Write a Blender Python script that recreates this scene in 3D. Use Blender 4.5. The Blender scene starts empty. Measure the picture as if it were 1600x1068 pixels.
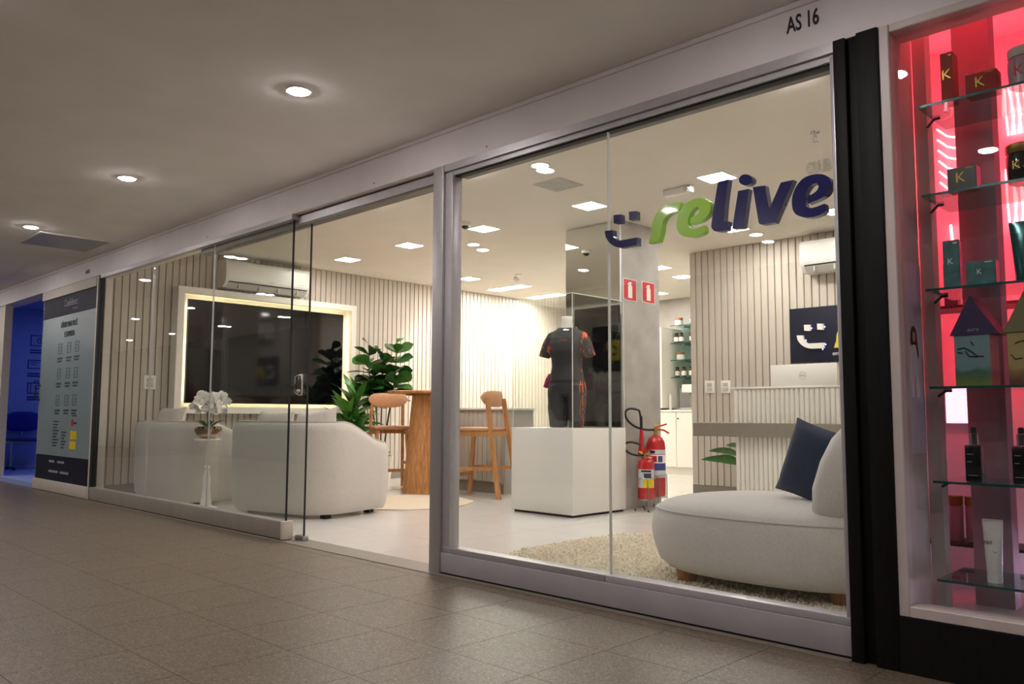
import bpy, bmesh, math, random
from mathutils import Vector, Matrix
R = math.radians
random.seed(7)
SC = bpy.context.scene
COL = SC.collection

# ------------------------------------------------------------------ camera
CAM_H, CAM_D = 0.83, 2.911
yaw, pitch, roll, FPX = R(-44.401), R(5.0718), R(0.231), 1286.64
fw = Vector((math.sin(yaw)*math.cos(pitch), math.cos(yaw)*math.cos(pitch), math.sin(pitch)))
rt = Vector((math.cos(yaw), -math.sin(yaw), 0.0))
up = rt.cross(fw)
rt, up = rt*math.cos(roll)+up*math.sin(roll), up*math.cos(roll)-rt*math.sin(roll)
cam = bpy.data.cameras.new('camera')
cam.sensor_fit = 'HORIZONTAL'; cam.sensor_width = 36.0
cam.lens = 36.0*FPX/1600.0
cam.clip_start = 0.05; cam.clip_end = 100
camo = bpy.data.objects.new('camera', cam); COL.objects.link(camo)
m3 = Matrix((rt, up, -fw)).transposed()
camo.matrix_world = Matrix.Translation((0, -CAM_D, CAM_H)) @ m3.to_4x4()
SC.camera = camo

# ------------------------------------------------------------------ world and exposure
w = bpy.data.worlds.new('world'); SC.world = w; w.use_nodes = True
w.node_tree.nodes['Background'].inputs[0].default_value = (0.5, 0.5, 0.55, 1)
w.node_tree.nodes['Background'].inputs[1].default_value = 0.02
SC.view_settings.view_transform = 'Standard'
SC.view_settings.look = 'None'
SC.view_settings.gamma = 1.0
SC.view_settings.use_curve_mapping = False
SC.view_settings.exposure = 0.0
# light levels (emission strengths of the lamps; the last drives the added wall spots)
E_PANEL, E_ROUND, E_LINE, E_CORR, E_NEON, E_BLUE, E_SPOT = 92.0, 120.0, 420.0, 290.0, 2.6, 5.0, 95.0

# ------------------------------------------------------------------ materials
def S(r, g, b):
    def f(c):
        c /= 255.0
        return c/12.92 if c <= 0.04045 else ((c+0.055)/1.055)**2.4
    return (f(r), f(g), f(b), 1.0)
MATS = {}
def base(name):
    m = bpy.data.materials.new(name); m.use_nodes = True
    nt = m.node_tree; b = nt.nodes['Principled BSDF']
    MATS[name] = m
    return m, nt, b
def M(name, col, rough=0.5, metal=0.0, var=0.06, scale=18.0, bump=0.0, bscale=None, spec=0.5, coat=0.0, stretch=None, sheen=0.0):
    m, nt, b = base(name)
    tc = nt.nodes.new('ShaderNodeTexCoord'); src = tc.outputs['Object']
    if stretch:
        mp = nt.nodes.new('ShaderNodeMapping'); mp.inputs['Scale'].default_value = stretch
        nt.links.new(src, mp.inputs[0]); src = mp.outputs[0]
    n = nt.nodes.new('ShaderNodeTexNoise'); n.inputs['Scale'].default_value = scale; n.inputs['Detail'].default_value = 5
    nt.links.new(src, n.inputs['Vector'])
    r = nt.nodes.new('ShaderNodeValToRGB')
    r.color_ramp.elements[0].position = 0.3; r.color_ramp.elements[1].position = 0.7
    r.color_ramp.elements[0].color = tuple(c*(1-var) for c in col[:3])+(1,)
    r.color_ramp.elements[1].color = tuple(min(1, c*(1+var)) for c in col[:3])+(1,)
    nt.links.new(n.outputs['Fac'], r.inputs[0]); nt.links.new(r.outputs[0], b.inputs['Base Color'])
    b.inputs['Roughness'].default_value = rough; b.inputs['Metallic'].default_value = metal
    b.inputs['Specular IOR Level'].default_value = spec
    if coat: b.inputs['Coat Weight'].default_value = coat; b.inputs['Coat Roughness'].default_value = 0.05
    if sheen: b.inputs['Sheen Weight'].default_value = sheen
    if bump:
        n2 = nt.nodes.new('ShaderNodeTexNoise'); n2.inputs['Scale'].default_value = bscale or scale*4; n2.inputs['Detail'].default_value = 3
        nt.links.new(src, n2.inputs['Vector'])
        bp = nt.nodes.new('ShaderNodeBump'); bp.inputs['Strength'].default_value = bump; bp.inputs['Distance'].default_value = 0.01
        nt.links.new(n2.outputs['Fac'], bp.inputs['Height']); nt.links.new(bp.outputs[0], b.inputs['Normal'])
    return m
def EM(name, col, strength):
    m, nt, b = base(name)
    b.inputs['Base Color'].default_value = col
    b.inputs['Emission Color'].default_value = col; b.inputs['Emission Strength'].default_value = strength
    return m
def GLASS(name, tint=(0.968, 0.984, 0.976, 1), ior=1.5, boost=0.0):
    m = bpy.data.materials.new(name); m.use_nodes = True; nt = m.node_tree
    nt.nodes.clear()
    o = nt.nodes.new('ShaderNodeOutputMaterial'); mx = nt.nodes.new('ShaderNodeMixShader')
    t = nt.nodes.new('ShaderNodeBsdfTransparent'); t.inputs[0].default_value = tint
    g = nt.nodes.new('ShaderNodeBsdfGlossy'); g.inputs['Roughness'].default_value = 0.0
    g.inputs[0].default_value = (1, 1, 1, 1)
    lw = nt.nodes.new('ShaderNodeLayerWeight'); lw.inputs[0].default_value = 0.5
    pw = nt.nodes.new('ShaderNodeMath'); pw.operation = 'POWER'; pw.inputs[1].default_value = 5.0
    ad = nt.nodes.new('ShaderNodeMath'); ad.operation = 'MULTIPLY_ADD'; ad.inputs[1].default_value = 0.95; ad.inputs[2].default_value = ((ior-1)/(ior+1))**2+boost; ad.use_clamp = True
    nt.links.new(lw.outputs['Facing'], pw.inputs[0]); nt.links.new(pw.outputs[0], ad.inputs[0]); nt.links.new(ad.outputs[0], mx.inputs[0])
    nt.links.new(t.outputs[0], mx.inputs[1]); nt.links.new(g.outputs[0], mx.inputs[2]); nt.links.new(mx.outputs[0], o.inputs[0])
    MATS[name] = m
    return m
def WOOD(name, c1, c2, rough=0.45, scale=7.0):
    m, nt, b = base(name)
    tc = nt.nodes.new('ShaderNodeTexCoord'); mp = nt.nodes.new('ShaderNodeMapping')
    mp.inputs['Scale'].default_value = (9, 9, 0.7); nt.links.new(tc.outputs['Object'], mp.inputs[0])
    n = nt.nodes.new('ShaderNodeTexNoise'); n.inputs['Scale'].default_value = scale; n.inputs['Detail'].default_value = 6; n.inputs['Distortion'].default_value = 0.6
    nt.links.new(mp.outputs[0], n.inputs['Vector'])
    r = nt.nodes.new('ShaderNodeValToRGB'); r.color_ramp.elements[0].position = 0.35; r.color_ramp.elements[1].position = 0.65
    r.color_ramp.elements[0].color = c1; r.color_ramp.elements[1].color = c2
    nt.links.new(n.outputs['Fac'], r.inputs[0]); nt.links.new(r.outputs[0], b.inputs['Base Color'])
    b.inputs['Roughness'].default_value = rough
    return m
def TERRAZZO(name):
    m, nt, b = base(name)
    tc = nt.nodes.new('ShaderNodeTexCoord'); geo = nt.nodes.new('ShaderNodeNewGeometry')
    v = nt.nodes.new('ShaderNodeTexVoronoi'); v.inputs['Scale'].default_value = 170
    nt.links.new(geo.outputs['Position'], v.inputs['Vector'])
    sep = nt.nodes.new('ShaderNodeSeparateColor'); nt.links.new(v.outputs['Color'], sep.inputs[0])
    r = nt.nodes.new('ShaderNodeValToRGB'); e = r.color_ramp.elements
    e[0].position = 0.0; e[0].color = S(84, 73, 61); e[1].position = 1.0; e[1].color = S(142, 127, 110)
    x = e.new(0.35); x.color = S(104, 91, 77); x = e.new(0.75); x.color = S(116, 102, 87)
    nt.links.new(sep.outputs[0], r.inputs[0])
    n = nt.nodes.new('ShaderNodeTexNoise'); n.inputs['Scale'].default_value = 2.2; n.inputs['Detail'].default_value = 4
    nt.links.new(geo.outputs['Position'], n.inputs['Vector'])
    mx = nt.nodes.new('ShaderNodeMixRGB'); mx.blend_type = 'MULTIPLY'; mx.inputs[0].default_value = 0.0
    nt.links.new(r.outputs[0], mx.inputs[1]); nt.links.new(n.outputs['Fac'], mx.inputs[2])
    oi = nt.nodes.new('ShaderNodeObjectInfo')
    nt.links.new(mx.outputs[0], b.inputs['Base Color'])
    rr = nt.nodes.new('ShaderNodeMapRange'); rr.inputs[3].default_value = 0.36; rr.inputs[4].default_value = 0.42; b.inputs['Specular IOR Level'].default_value = 0.4
    nt.links.new(n.outputs['Fac'], rr.inputs[0]); nt.links.new(rr.outputs[0], b.inputs['Roughness'])
    bp = nt.nodes.new('ShaderNodeBump'); bp.inputs['Strength'].default_value = 0.08; bp.inputs['Distance'].default_value = 0.003
    nt.links.new(v.outputs['Distance'], bp.inputs['Height']); nt.links.new(bp.outputs[0], b.inputs['Normal'])
    return m
def SHIRT(name, side=True):
    m, nt, b = base(name)
    tc = nt.nodes.new('ShaderNodeTexCoord'); sx = nt.nodes.new('ShaderNodeSeparateXYZ'); nt.links.new(tc.outputs['Object'], sx.inputs[0])
    mp = nt.nodes.new('ShaderNodeMapping'); mp.inputs['Scale'].default_value = (26, 26, 5) if side else (34, 34, 3); nt.links.new(tc.outputs['Object'], mp.inputs[0])
    n = nt.nodes.new('ShaderNodeTexNoise'); n.inputs['Scale'].default_value = 1.3; n.inputs['Detail'].default_value = 4; n.inputs['Distortion'].default_value = 1.5
    nt.links.new(mp.outputs[0], n.inputs['Vector'])
    # flame print along the side seam and over the shoulder
    ab = nt.nodes.new('ShaderNodeMath'); ab.operation = 'ABSOLUTE' if side else 'MULTIPLY'; ab.inputs[1].default_value = 1.0; nt.links.new(sx.outputs['X'], ab.inputs[0])
    mr = nt.nodes.new('ShaderNodeMapRange'); mr.inputs[1].default_value = 0.095 if side else 0.10; mr.inputs[2].default_value = 0.135
    nt.links.new(ab.outputs[0], mr.inputs[0])
    mul = nt.nodes.new('ShaderNodeMath'); mul.operation = 'MULTIPLY'; nt.links.new(mr.outputs[0], mul.inputs[0]); nt.links.new(n.outputs['Fac'], mul.inputs[1])
    st = nt.nodes.new('ShaderNodeMath'); st.operation = 'GREATER_THAN'; st.inputs[1].default_value = 0.61 if side else 0.57; nt.links.new(mul.outputs[0], st.inputs[0])
    mx = nt.nodes.new('ShaderNodeMixRGB'); mx.inputs[1].default_value = S(52, 50, 52); mx.inputs[2].default_value = S(240, 96, 50)
    nt.links.new(st.outputs[0], mx.inputs[0]); nt.links.new(mx.outputs[0], b.inputs['Base Color'])
    b.inputs['Roughness'].default_value = 0.75
    return m
def FLATART(name, sky, mid, low, z0, z1):
    m, nt, b = base(name)
    tc = nt.nodes.new('ShaderNodeTexCoord'); sx = nt.nodes.new('ShaderNodeSeparateXYZ'); nt.links.new(tc.outputs['Object'], sx.inputs[0])
    n = nt.nodes.new('ShaderNodeTexNoise'); n.inputs['Scale'].default_value = 22; nt.links.new(tc.outputs['Object'], n.inputs['Vector'])
    a = nt.nodes.new('ShaderNodeMath'); a.operation = 'MULTIPLY_ADD'; a.inputs[1].default_value = 0.05; nt.links.new(n.outputs['Fac'], a.inputs[0]); nt.links.new(sx.outputs['Z'], a.inputs[2])
    mr = nt.nodes.new('ShaderNodeMapRange'); mr.inputs[1].default_value = z0; mr.inputs[2].default_value = z1; nt.links.new(a.outputs[0], mr.inputs[0])
    r = nt.nodes.new('ShaderNodeValToRGB'); e = r.color_ramp.elements
    e[0].position = 0.2; e[0].color = low; e[1].position = 0.5; e[1].color = sky; x = e.new(0.42); x.color = mid
    nt.links.new(mr.outputs[0], r.inputs[0]); nt.links.new(r.outputs[0], b.inputs['Base Color']); b.inputs['Roughness'].default_value = 0.4
    return m

M('corr_ceiling', S(246, 241, 238), 0.9, var=0.03, scale=3)
M('fascia', S(238, 230, 230), 0.45, var=0.03, scale=4)
M('alu', S(190, 187, 188), 0.4, metal=0.55, var=0.04, scale=30)
M('alu_light', S(196, 192, 196), 0.35, metal=0.25, var=0.04, scale=30)
M('track', S(120, 116, 110), 0.45, metal=0.4, var=0.05)
M('sill', S(176, 171, 176), 0.5, var=0.06, scale=6, bump=0.03)
M('sill_warm', S(156, 148, 138), 0.5, var=0.06, scale=6, bump=0.03)
M('gap', S(22, 21, 20), 0.7, var=0.1)
M('black_wood', S(16, 14, 14), 0.6, spec=0.25, var=0.25, scale=12, bump=0.05, stretch=(8, 8, 1))
M('shop_ceiling', S(228, 220, 208), 0.9, var=0.02, scale=3)
M('shop_tile', S(226, 222, 216), 0.16, var=0.03, scale=3, spec=0.5)
M('corr_grout', S(84, 75, 65), 0.7)
M('grout', S(150, 142, 134), 0.8)
M('slat', S(199, 189, 176), 0.5, var=0.025, scale=6)
M('slat_back', S(160, 147, 130), 0.8, var=0.05)
M('wall_white', S(232, 226, 216), 0.7, var=0.03, scale=4)
M('opp_wall', S(52, 48, 46), 0.6, var=0.1, scale=2)
M('concrete', S(176, 170, 164), 0.6, var=0.13, scale=5, bump=0.03)
M('plinth', S(236, 232, 224), 0.18, var=0.015, scale=4, coat=0.2)
M('fabric_white', S(206, 199, 189), 0.9, var=0.04, scale=60, bump=0.15, bscale=260, sheen=0.3)
M('fabric_grey', S(212, 207, 202), 0.92, var=0.07, scale=110, bump=0.3, bscale=320, sheen=0.3)
M('navy_fabric', S(30, 42, 70), 0.9, var=0.12, scale=70, bump=0.2, bscale=260, sheen=0.2)
M('tan_leather', S(196, 146, 106), 0.5, var=0.06, scale=30, bump=0.05)
M('white_plastic', S(238, 234, 226), 0.28, var=0.01)
M('grey_plastic', S(196, 192, 184), 0.5, var=0.03)
M('dark', S(26, 25, 27), 0.45, var=0.1)
M('black_rubber', S(24, 24, 25), 0.55, var=0.1)
M('screen', S(8, 7, 12), 0.06, var=0.1, coat=0.4)
M('frame_white', S(238, 232, 220), 0.6, var=0.02)
M('chrome', S(220, 220, 222), 0.12, metal=1.0, var=0.02)
M('steel', S(170, 168, 164), 0.3, metal=0.9, var=0.05)
M('brass', S(190, 160, 90), 0.35, metal=0.9, var=0.05)
M('bronze', S(196, 170, 148), 0.16, metal=1.0, var=0.05)
M('red_paint', S(190, 32, 36), 0.22, var=0.05, coat=0.4)
M('red_sign', S(206, 44, 54), 0.4, var=0.03)
M('sign_white', S(240, 236, 226), 0.5, var=0.02)
M('yellow', S(236, 206, 30), 0.45, var=0.04)
M('label_blue', S(64, 72, 140), 0.5, var=0.08, scale=60)
M('label_grey', S(200, 202, 206), 0.5, var=0.05)
M('leaf_dark', S(44, 84, 40), 0.32, var=0.3, scale=9)
M('leaf_mid', S(66, 122, 46), 0.38, var=0.3, scale=9)
M('leaf_light', S(104, 156, 64), 0.4, var=0.2, scale=9)
M('stem', S(74, 66, 44), 0.7, var=0.15)
M('petal', S(244, 240, 230), 0.6, var=0.03)
M('soil', S(60, 46, 36), 0.9, var=0.3)
M('rug_cream', S(226, 210, 186), 0.95, var=0.06, scale=90, bump=0.4, bscale=300)
M('rug_shag', S(212, 200, 176), 0.97, var=0.25, scale=70, bump=1.0, bscale=160)
M('rug_tuft', S(224, 213, 190), 0.97, var=0.2, scale=40)
M('taupe', S(136, 128, 116), 0.5, var=0.05)
M('desk_white', S(236, 232, 222), 0.4, var=0.02)
M('navy_sign', S(26, 28, 48), 0.25, var=0.06)
M('logo_navy', S(30, 32, 92), 0.2, var=0.04, coat=0.3)
M('logo_green', S(160, 214, 50), 0.25, var=0.04, coat=0.3)
M('logo_yellow', S(232, 214, 70), 0.4, var=0.03)
M('amber', S(92, 48, 24), 0.2, var=0.1)
M('cork', S(150, 98, 60), 0.7, var=0.15)
M('text_black', S(18, 16, 16), 0.5, var=0.1)
M('poster_grey', S(140, 156, 160), 0.35, var=0.04, scale=3)
M('poster_navy', S(22, 24, 44), 0.55, spec=0.2, var=0.06)
M('poster_print', S(58, 66, 76), 0.5, var=0.1)
M('poster_faint', S(150, 152, 164), 0.5, var=0.05)
M('door_white', S(214, 204, 190), 0.5, var=0.04)
M('blue_wall', S(150, 168, 220), 0.7, var=0.03)
M('blue_print', S(30, 32, 130), 0.5, var=0.05)
M('blue_plastic', S(28, 36, 150), 0.35, var=0.06)
M('disp_wall', S(226, 208, 214), 0.6, var=0.03)
M('disp_pink', S(240, 150, 160), 0.7, var=0.03)
M('disp_post', S(176, 132, 148), 0.6, var=0.04)
M('disp_frame', S(214, 200, 196), 0.45, var=0.05, scale=8)
M('box_red', S(150, 36, 30), 0.6, spec=0.2, var=0.08)
M('box_black', S(40, 40, 46), 0.3, var=0.15)
M('box_teal', S(70, 116, 118), 0.3, var=0.3, scale=30)
M('box_foil', S(140, 120, 170), 0.25, metal=0.6, var=0.4, scale=120)
M('teal_tube', S(22, 92, 92), 0.2, metal=0.3, var=0.3, scale=20)
M('bottle_pearl', S(170, 150, 160), 0.3, var=0.08)
M('bottle_black', S(16, 20, 20), 0.12, var=0.1, coat=0.5)
M('gold', S(160, 132, 60), 0.3, metal=0.8, var=0.1)
M('roof_purple', S(58, 40, 84), 0.4, var=0.05)
M('roof_olive', S(122, 120, 82), 0.4, var=0.05)
M('tube_white', S(228, 224, 222), 0.35, var=0.03)
M('white_cap', S(236, 232, 232), 0.4, var=0.02)
M('poster_white', S(216, 214, 232), 0.35, var=0.06, scale=5)
M('skin_print', S(206, 164, 146), 0.6, var=0.05)
M('hair_print', S(60, 42, 36), 0.6, var=0.1)
M('dress_print', S(240, 238, 244), 0.6, var=0.03)
M('magenta', S(168, 30, 84), 0.7, var=0.08)
M('acrylic_edge', S(236, 236, 230), 0.2, var=0.02)
M('mannequin', S(232, 226, 216), 0.4, var=0.02)
M('brown_print', S(92, 70, 48), 0.5, var=0.1)
m_ = M('mirror', S(222, 224, 220), 0.02, metal=1.0, var=0.005)
WOOD('oak', S(168, 112, 62), S(206, 150, 94))
WOOD('oak_dark', S(136, 88, 48), S(172, 116, 68))
TERRAZZO('terrazzo')
SHIRT('shirt'); SHIRT('leggings', False)
GLASS('glass'); GLASS('glass_case', (0.97, 0.98, 0.97, 1), 1.45); GLASS('glass_shelf', (0.55, 0.8, 0.76, 1), 1.5)
GLASS('clear_letter', (0.92, 0.92, 0.92, 1), 1.5, 0.16)
EM('led_panel', (1.0, 0.945, 0.885, 1), E_PANEL); EM('led_round', (1.0, 0.945, 0.89, 1), E_ROUND); EM('led_line', (1.0, 0.93, 1.0, 1), E_LINE)
EM('led_corr', (1.0, 0.94, 0.92, 1), E_CORR)
EM('led_tv', (1.0, 0.86, 0.55, 1), 16.0)
EM('neon', (1.0, 0.10, 0.14, 1), E_NEON); EM('neon_core', (1.0, 0.42, 0.46, 1), E_NEON*1.3); EM('added_red_strip', (1.0, 0.05, 0.08, 1), 7.0); EM('added_red_tube', (1.0, 0.05, 0.08, 1), 55.0)
EM('blue_lamp', (0.22, 0.32, 1.0, 1), E_BLUE); EM('glare_dot', (0.25, 0.22, 1.0, 1), 12.0)
EM('lightbox', (0.92, 0.85, 1.0, 1), 1.1); EM('added_cool_light', (0.80, 0.74, 1.0, 1), 13.0)
FLATART('art_teal', S(120, 150, 156), S(70, 110, 90), S(120, 130, 60), 0.0, 0.17)
FLATART('art_sand', S(176, 156, 104), S(150, 120, 70), S(110, 66, 60), 0.0, 0.17)

# ------------------------------------------------------------------ mesh helpers
class MB:
    def __init__(s): s.v = []; s.f = []
    def add(s, v, f):
        k = len(s.v); s.v += [tuple(p) for p in v]; s.f += [tuple(i+k for i in q) for q in f]; return s
    def box(s, x0, x1, y0, y1, z0, z1):
        return s.add([(x0,y0,z0),(x1,y0,z0),(x1,y1,z0),(x0,y1,z0),(x0,y0,z1),(x1,y0,z1),(x1,y1,z1),(x0,y1,z1)],
              [(0,3,2,1),(4,5,6,7),(0,1,5,4),(1,2,6,5),(2,3,7,6),(3,0,4,7)])
    def rbox(s, x0, x1, y0, y1, z0, z1, r=0.01, seg=2):
        bm = bmesh.new(); bmesh.ops.create_cube(bm, size=1)
        for v in bm.verts:
            v.co = Vector(((x0+x1)/2+v.co.x*(x1-x0), (y0+y1)/2+v.co.y*(y1-y0), (z0+z1)/2+v.co.z*(z1-z0)))
        bmesh.ops.bevel(bm, geom=bm.edges[:], offset=r, segments=seg, affect='EDGES', profile=0.5)
        bm.verts.index_update()
        s.add([v.co[:] for v in bm.verts], [[v.index for v in f.verts] for f in bm.faces]); bm.free(); return s
    def loft(s, rings, closed=True, cap=True, loop=False):
        n = len(rings[0]); k = len(s.v)
        for r in rings: s.v += [tuple(p) for p in r]
        m = len(rings)
        for i in range(m if loop else m-1):
            i2 = (i+1) % m
            for j in range(n if closed else n-1):
                j2 = (j+1) % n
                s.f.append((k+i*n+j, k+i*n+j2, k+i2*n+j2, k+i2*n+j))
        if cap and not loop:
            s.f.append(tuple(k+j for j in reversed(range(n)))); s.f.append(tuple(k+(m-1)*n+j for j in range(n)))
        return s
    def lathe(s, prof, n=24, c=(0,0,0)):
        return s.loft([[(c[0]+r*math.cos(2*math.pi*j/n), c[1]+r*math.sin(2*math.pi*j/n), c[2]+z) for j in range(n)] for r, z in prof])
    def tube(s, pts, r, n=8, loop=False):
        P = [Vector(p) for p in pts]; m = len(P); rings = []; prev = None
        for i, p in enumerate(P):
            if loop: t = P[(i+1) % m]-P[i-1]
            else: t = P[min(i+1, m-1)]-P[max(i-1, 0)]
            t.normalize()
            if prev is None:
                a = Vector((0,0,1)) if abs(t.z) < 0.9 else Vector((1,0,0))
                u = t.cross(a).normalized()
            else:
                u = (prev - t*prev.dot(t)).normalized()
            prev = u; q = t.cross(u); rr = r[i] if isinstance(r, (list, tuple)) else r
            rings.append([p+u*(rr*math.cos(2*math.pi*j/n))+q*(rr*math.sin(2*math.pi*j/n)) for j in range(n)])
        return s.loft(rings, True, True, loop)
    def bar(s, a, b, w, d):
        a = Vector(a); b = Vector(b); t = (b-a).normalized()
        ref = Vector((0,1,0)) if abs(t.y) < 0.9 else Vector((1,0,0))
        u = t.cross(ref).normalized(); q = t.cross(u)
        def rg(p): return [p+u*w/2+q*d/2, p-u*w/2+q*d/2, p-u*w/2-q*d/2, p+u*w/2-q*d/2]
        return s.loft([rg(a), rg(b)])
    def prism(s, poly, y0, y1, plane='xz'):
        n = len(poly); k = len(s.v)
        def pt(a, b, d): return (a, d, b) if plane == 'xz' else ((a, b, d) if plane == 'xy' else (d, a, b))
        s.v += [pt(a, b, y0) for a, b in poly]+[pt(a, b, y1) for a, b in poly]
        s.f.append(tuple(k+i for i in range(n))); s.f.append(tuple(k+n+i for i in reversed(range(n))))
        for i in range(n):
            j = (i+1) % n; s.f.append((k+j, k+i, k+n+i, k+n+j))
        return s
    def ell(s, c, rx, ry, rz, n=16, m=10):
        rings = []
        for i in range(m+1):
            a = -math.pi/2+math.pi*i/m; cr = max(math.cos(a), 0.02)
            rings.append([(c[0]+rx*cr*math.cos(2*math.pi*j/n), c[1]+ry*cr*math.sin(2*math.pi*j/n), c[2]+rz*math.sin(a)) for j in range(n)])
        return s.loft(rings)
    def leaf(s, b, d, length, width, droop=0.3, n=6, fold=0.15, tip=1.0):
        b = Vector(b); d = Vector(d).normalized(); side = d.cross(Vector((0,0,1)))
        if side.length < 1e-3: side = Vector((1,0,0))
        side.normalize(); nrm = side.cross(d).normalized(); k = len(s.v)
        for i in range(n+1):
            t = i/n; p = b+d*(length*t)+Vector((0,0,-droop*length*t*t))
            wv = width*0.5*(math.sin(math.pi*min(1, t**tip*0.97+0.02))**0.75)
            s.v += [tuple(p-side*wv+nrm*(wv*fold)), tuple(p-nrm*0.0), tuple(p+side*wv+nrm*(wv*fold))]
        for i in range(n):
            for j in range(2):
                a = k+i*3+j; s.f.append((a, a+1, a+4, a+3))
        return s
    def mesh(s, name, smooth=35):
        me = bpy.data.meshes.new(name); me.from_pydata(s.v, [], s.f); me.update()
        bm = bmesh.new(); bm.from_mesh(me); bmesh.ops.recalc_face_normals(bm, faces=bm.faces); bm.to_mesh(me); bm.free()
        if smooth:
            me.polygons.foreach_set('use_smooth', [True]*len(me.polygons)); me.set_sharp_from_angle(angle=R(smooth))
        return me
    def build(s, name, mat, parent=None, smooth=35, loc=None, rot=None):
        return link(name, s.mesh(name, smooth), mat, parent, loc, rot)
def link(name, me, mat, parent=None, loc=None, rot=None):
    if mat is not None and not me.materials: me.materials.append(MATS[mat])
    o = bpy.data.objects.new(name, me); COL.objects.link(o)
    if parent: o.parent = parent
    if loc: o.location = loc
    if rot: o.rotation_euler = rot
    return o
def tag(o, label, cat, group=None, kind=None):
    o['label'] = label; o['category'] = cat
    if group: o['group'] = group
    if kind: o['kind'] = kind
    return o
def thing(name, label, cat, loc=(0,0,0), rz=0.0, group=None):
    o = bpy.data.objects.new(name, None); o.empty_display_size = 0.1; COL.objects.link(o)
    o.location = loc; o.rotation_euler = (0, 0, rz)
    return tag(o, label, cat, group)
def struct(o, label=None, cat=None):
    o['kind'] = 'structure'
    if label: o['label'] = label
    if cat: o['category'] = cat
    return o
def sempty(name, label, cat, loc=(0,0,0)):
    o = thing(name, label, cat, loc); o['kind'] = 'structure'; return o
def solid(o, t, off=0.0):
    md = o.modifiers.new('thickness', 'SOLIDIFY'); md.thickness = t; md.offset = off; return o
def subsurf(o, n=2):
    md = o.modifiers.new('smooth', 'SUBSURF'); md.levels = n; md.render_levels = n; return o
def remesh(o, vox, it=6):
    md = o.modifiers.new('remesh', 'REMESH'); md.mode = 'VOXEL'; md.voxel_size = vox; md.use_smooth_shade = True
    sm = o.modifiers.new('smooth', 'SMOOTH'); sm.factor = 0.5; sm.iterations = it
    return o
def text(name, body, size, mat, parent, loc, facing='front', ext=0.0015, align='CENTER', xs=1.0, shear=0.0, bold=0.0):
    cu = bpy.data.curves.new(name, 'FONT'); cu.body = body; cu.size = size; cu.align_x = align; cu.align_y = 'CENTER'
    cu.extrude = ext; cu.shear = shear; cu.offset = bold; cu.resolution_u = 3
    t = bpy.data.objects.new(name, cu); COL.objects.link(t)
    dg = bpy.context.evaluated_depsgraph_get()
    me = bpy.data.meshes.new_from_object(t.evaluated_get(dg)); me.name = name
    bpy.data.objects.remove(t); bpy.data.curves.remove(cu)
    rot = {'front': (R(90), 0, 0), 'right': (R(90), 0, R(90)), 'left': (R(90), 0, R(-90)), 'up': (0, 0, 0)}[facing]
    me.materials.clear()
    o = link(name, me, mat, parent, loc, rot); o.scale = (xs, 1, 1)
    return o
def smooth_poly(P, sub=4, corner=50):
    n = len(P); P = [Vector(p) for p in P]; cn = []
    for i in range(n):
        a = (P[i]-P[i-1]); b = (P[(i+1) % n]-P[i])
        cn.append(math.degrees(a.angle(b)) > corner)
    out = []
    for i in range(n):
        p0, p1, p2, p3 = P[i-1], P[i], P[(i+1) % n], P[(i+2) % n]
        t1 = (p2-p1) if cn[i] else (p2-p0)/2; t2 = (p2-p1) if cn[(i+1) % n] else (p3-p1)/2
        for k in range(sub):
            t = k/sub; t_2 = t*t; t_3 = t_2*t
            out.append(tuple(p1*(2*t_3-3*t_2+1)+t1*(t_3-2*t_2+t)+p2*(-2*t_3+3*t_2)+t2*(t_3-t_2)))
    return out
def bez(p0, p1, p2, p3, n=12):
    p0, p1, p2, p3 = map(Vector, (p0, p1, p2, p3)); o = []
    for i in range(n+1):
        t = i/n; u = 1-t; o.append(p0*u**3+p1*3*u*u*t+p2*3*u*t*t+p3*t**3)
    return o

# ------------------------------------------------------------------ the setting
CZ, H, FB = 2.39, 2.61, 2.19          # corridor ceiling, shop ceiling, underside of the fascia
XL, XR = -8.49, -1.19                 # shop front from jamb to jamb
WL, YB, YS = -8.735, 7.75, 4.85       # left wall, back wall, right-hand slat wall

# corridor floor: terrazzo tiles laid one by one
fl = struct(MB().box(-24, 5, -5.0, 0.0, -0.03, -0.004).build('floor', 'corr_grout'), 'brown terrazzo tile floor of the dim mall corridor', 'floor')
TS = 0.395
def proj(p):
    v = Vector(p)-Vector((0, -CAM_D, CAM_H)); d = v.dot(fw)
    return (d, 800+FPX*v.dot(rt)/d, 534-FPX*v.dot(up)/d) if d > 0.2 else (d, -9999, -9999)
full = MB().box(0, TS-0.002, 0, TS-0.002, -0.012, 0).mesh('tile', 0); full.materials.append(MATS['terrazzo'])
edge = MB().box(0, TS-0.002, 0, 0.135, -0.012, 0).mesh('tile', 0); edge.materials.append(MATS['terrazzo'])
cand = []
for i in range(-36, 17):
    for j in range(-11, 2):
        x, y = -2.26+TS*i, -0.533+TS*j
        if y < -4.6: continue
        d, px, py = proj((x+TS/2, y+TS/2, 0))
        vis = d > 0.2 and -90 < px < 1690 and py < 1130
        cand.append((0 if vis else 1, d, x, y, j == 1))
cand.sort()
rest = MB()
for k, (nv, d, x, y, e) in enumerate(cand):
    if nv == 0 and k < 290: link('tile', edge if e else full, None, fl, (x, y, 0))
    else: rest.box(x, x+TS-0.002, y, y+(0.135 if e else TS-0.002), -0.012, 0)
o = rest.build('tile_field', 'terrazzo', fl, 0); o['kind'] = 'stuff'

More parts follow.
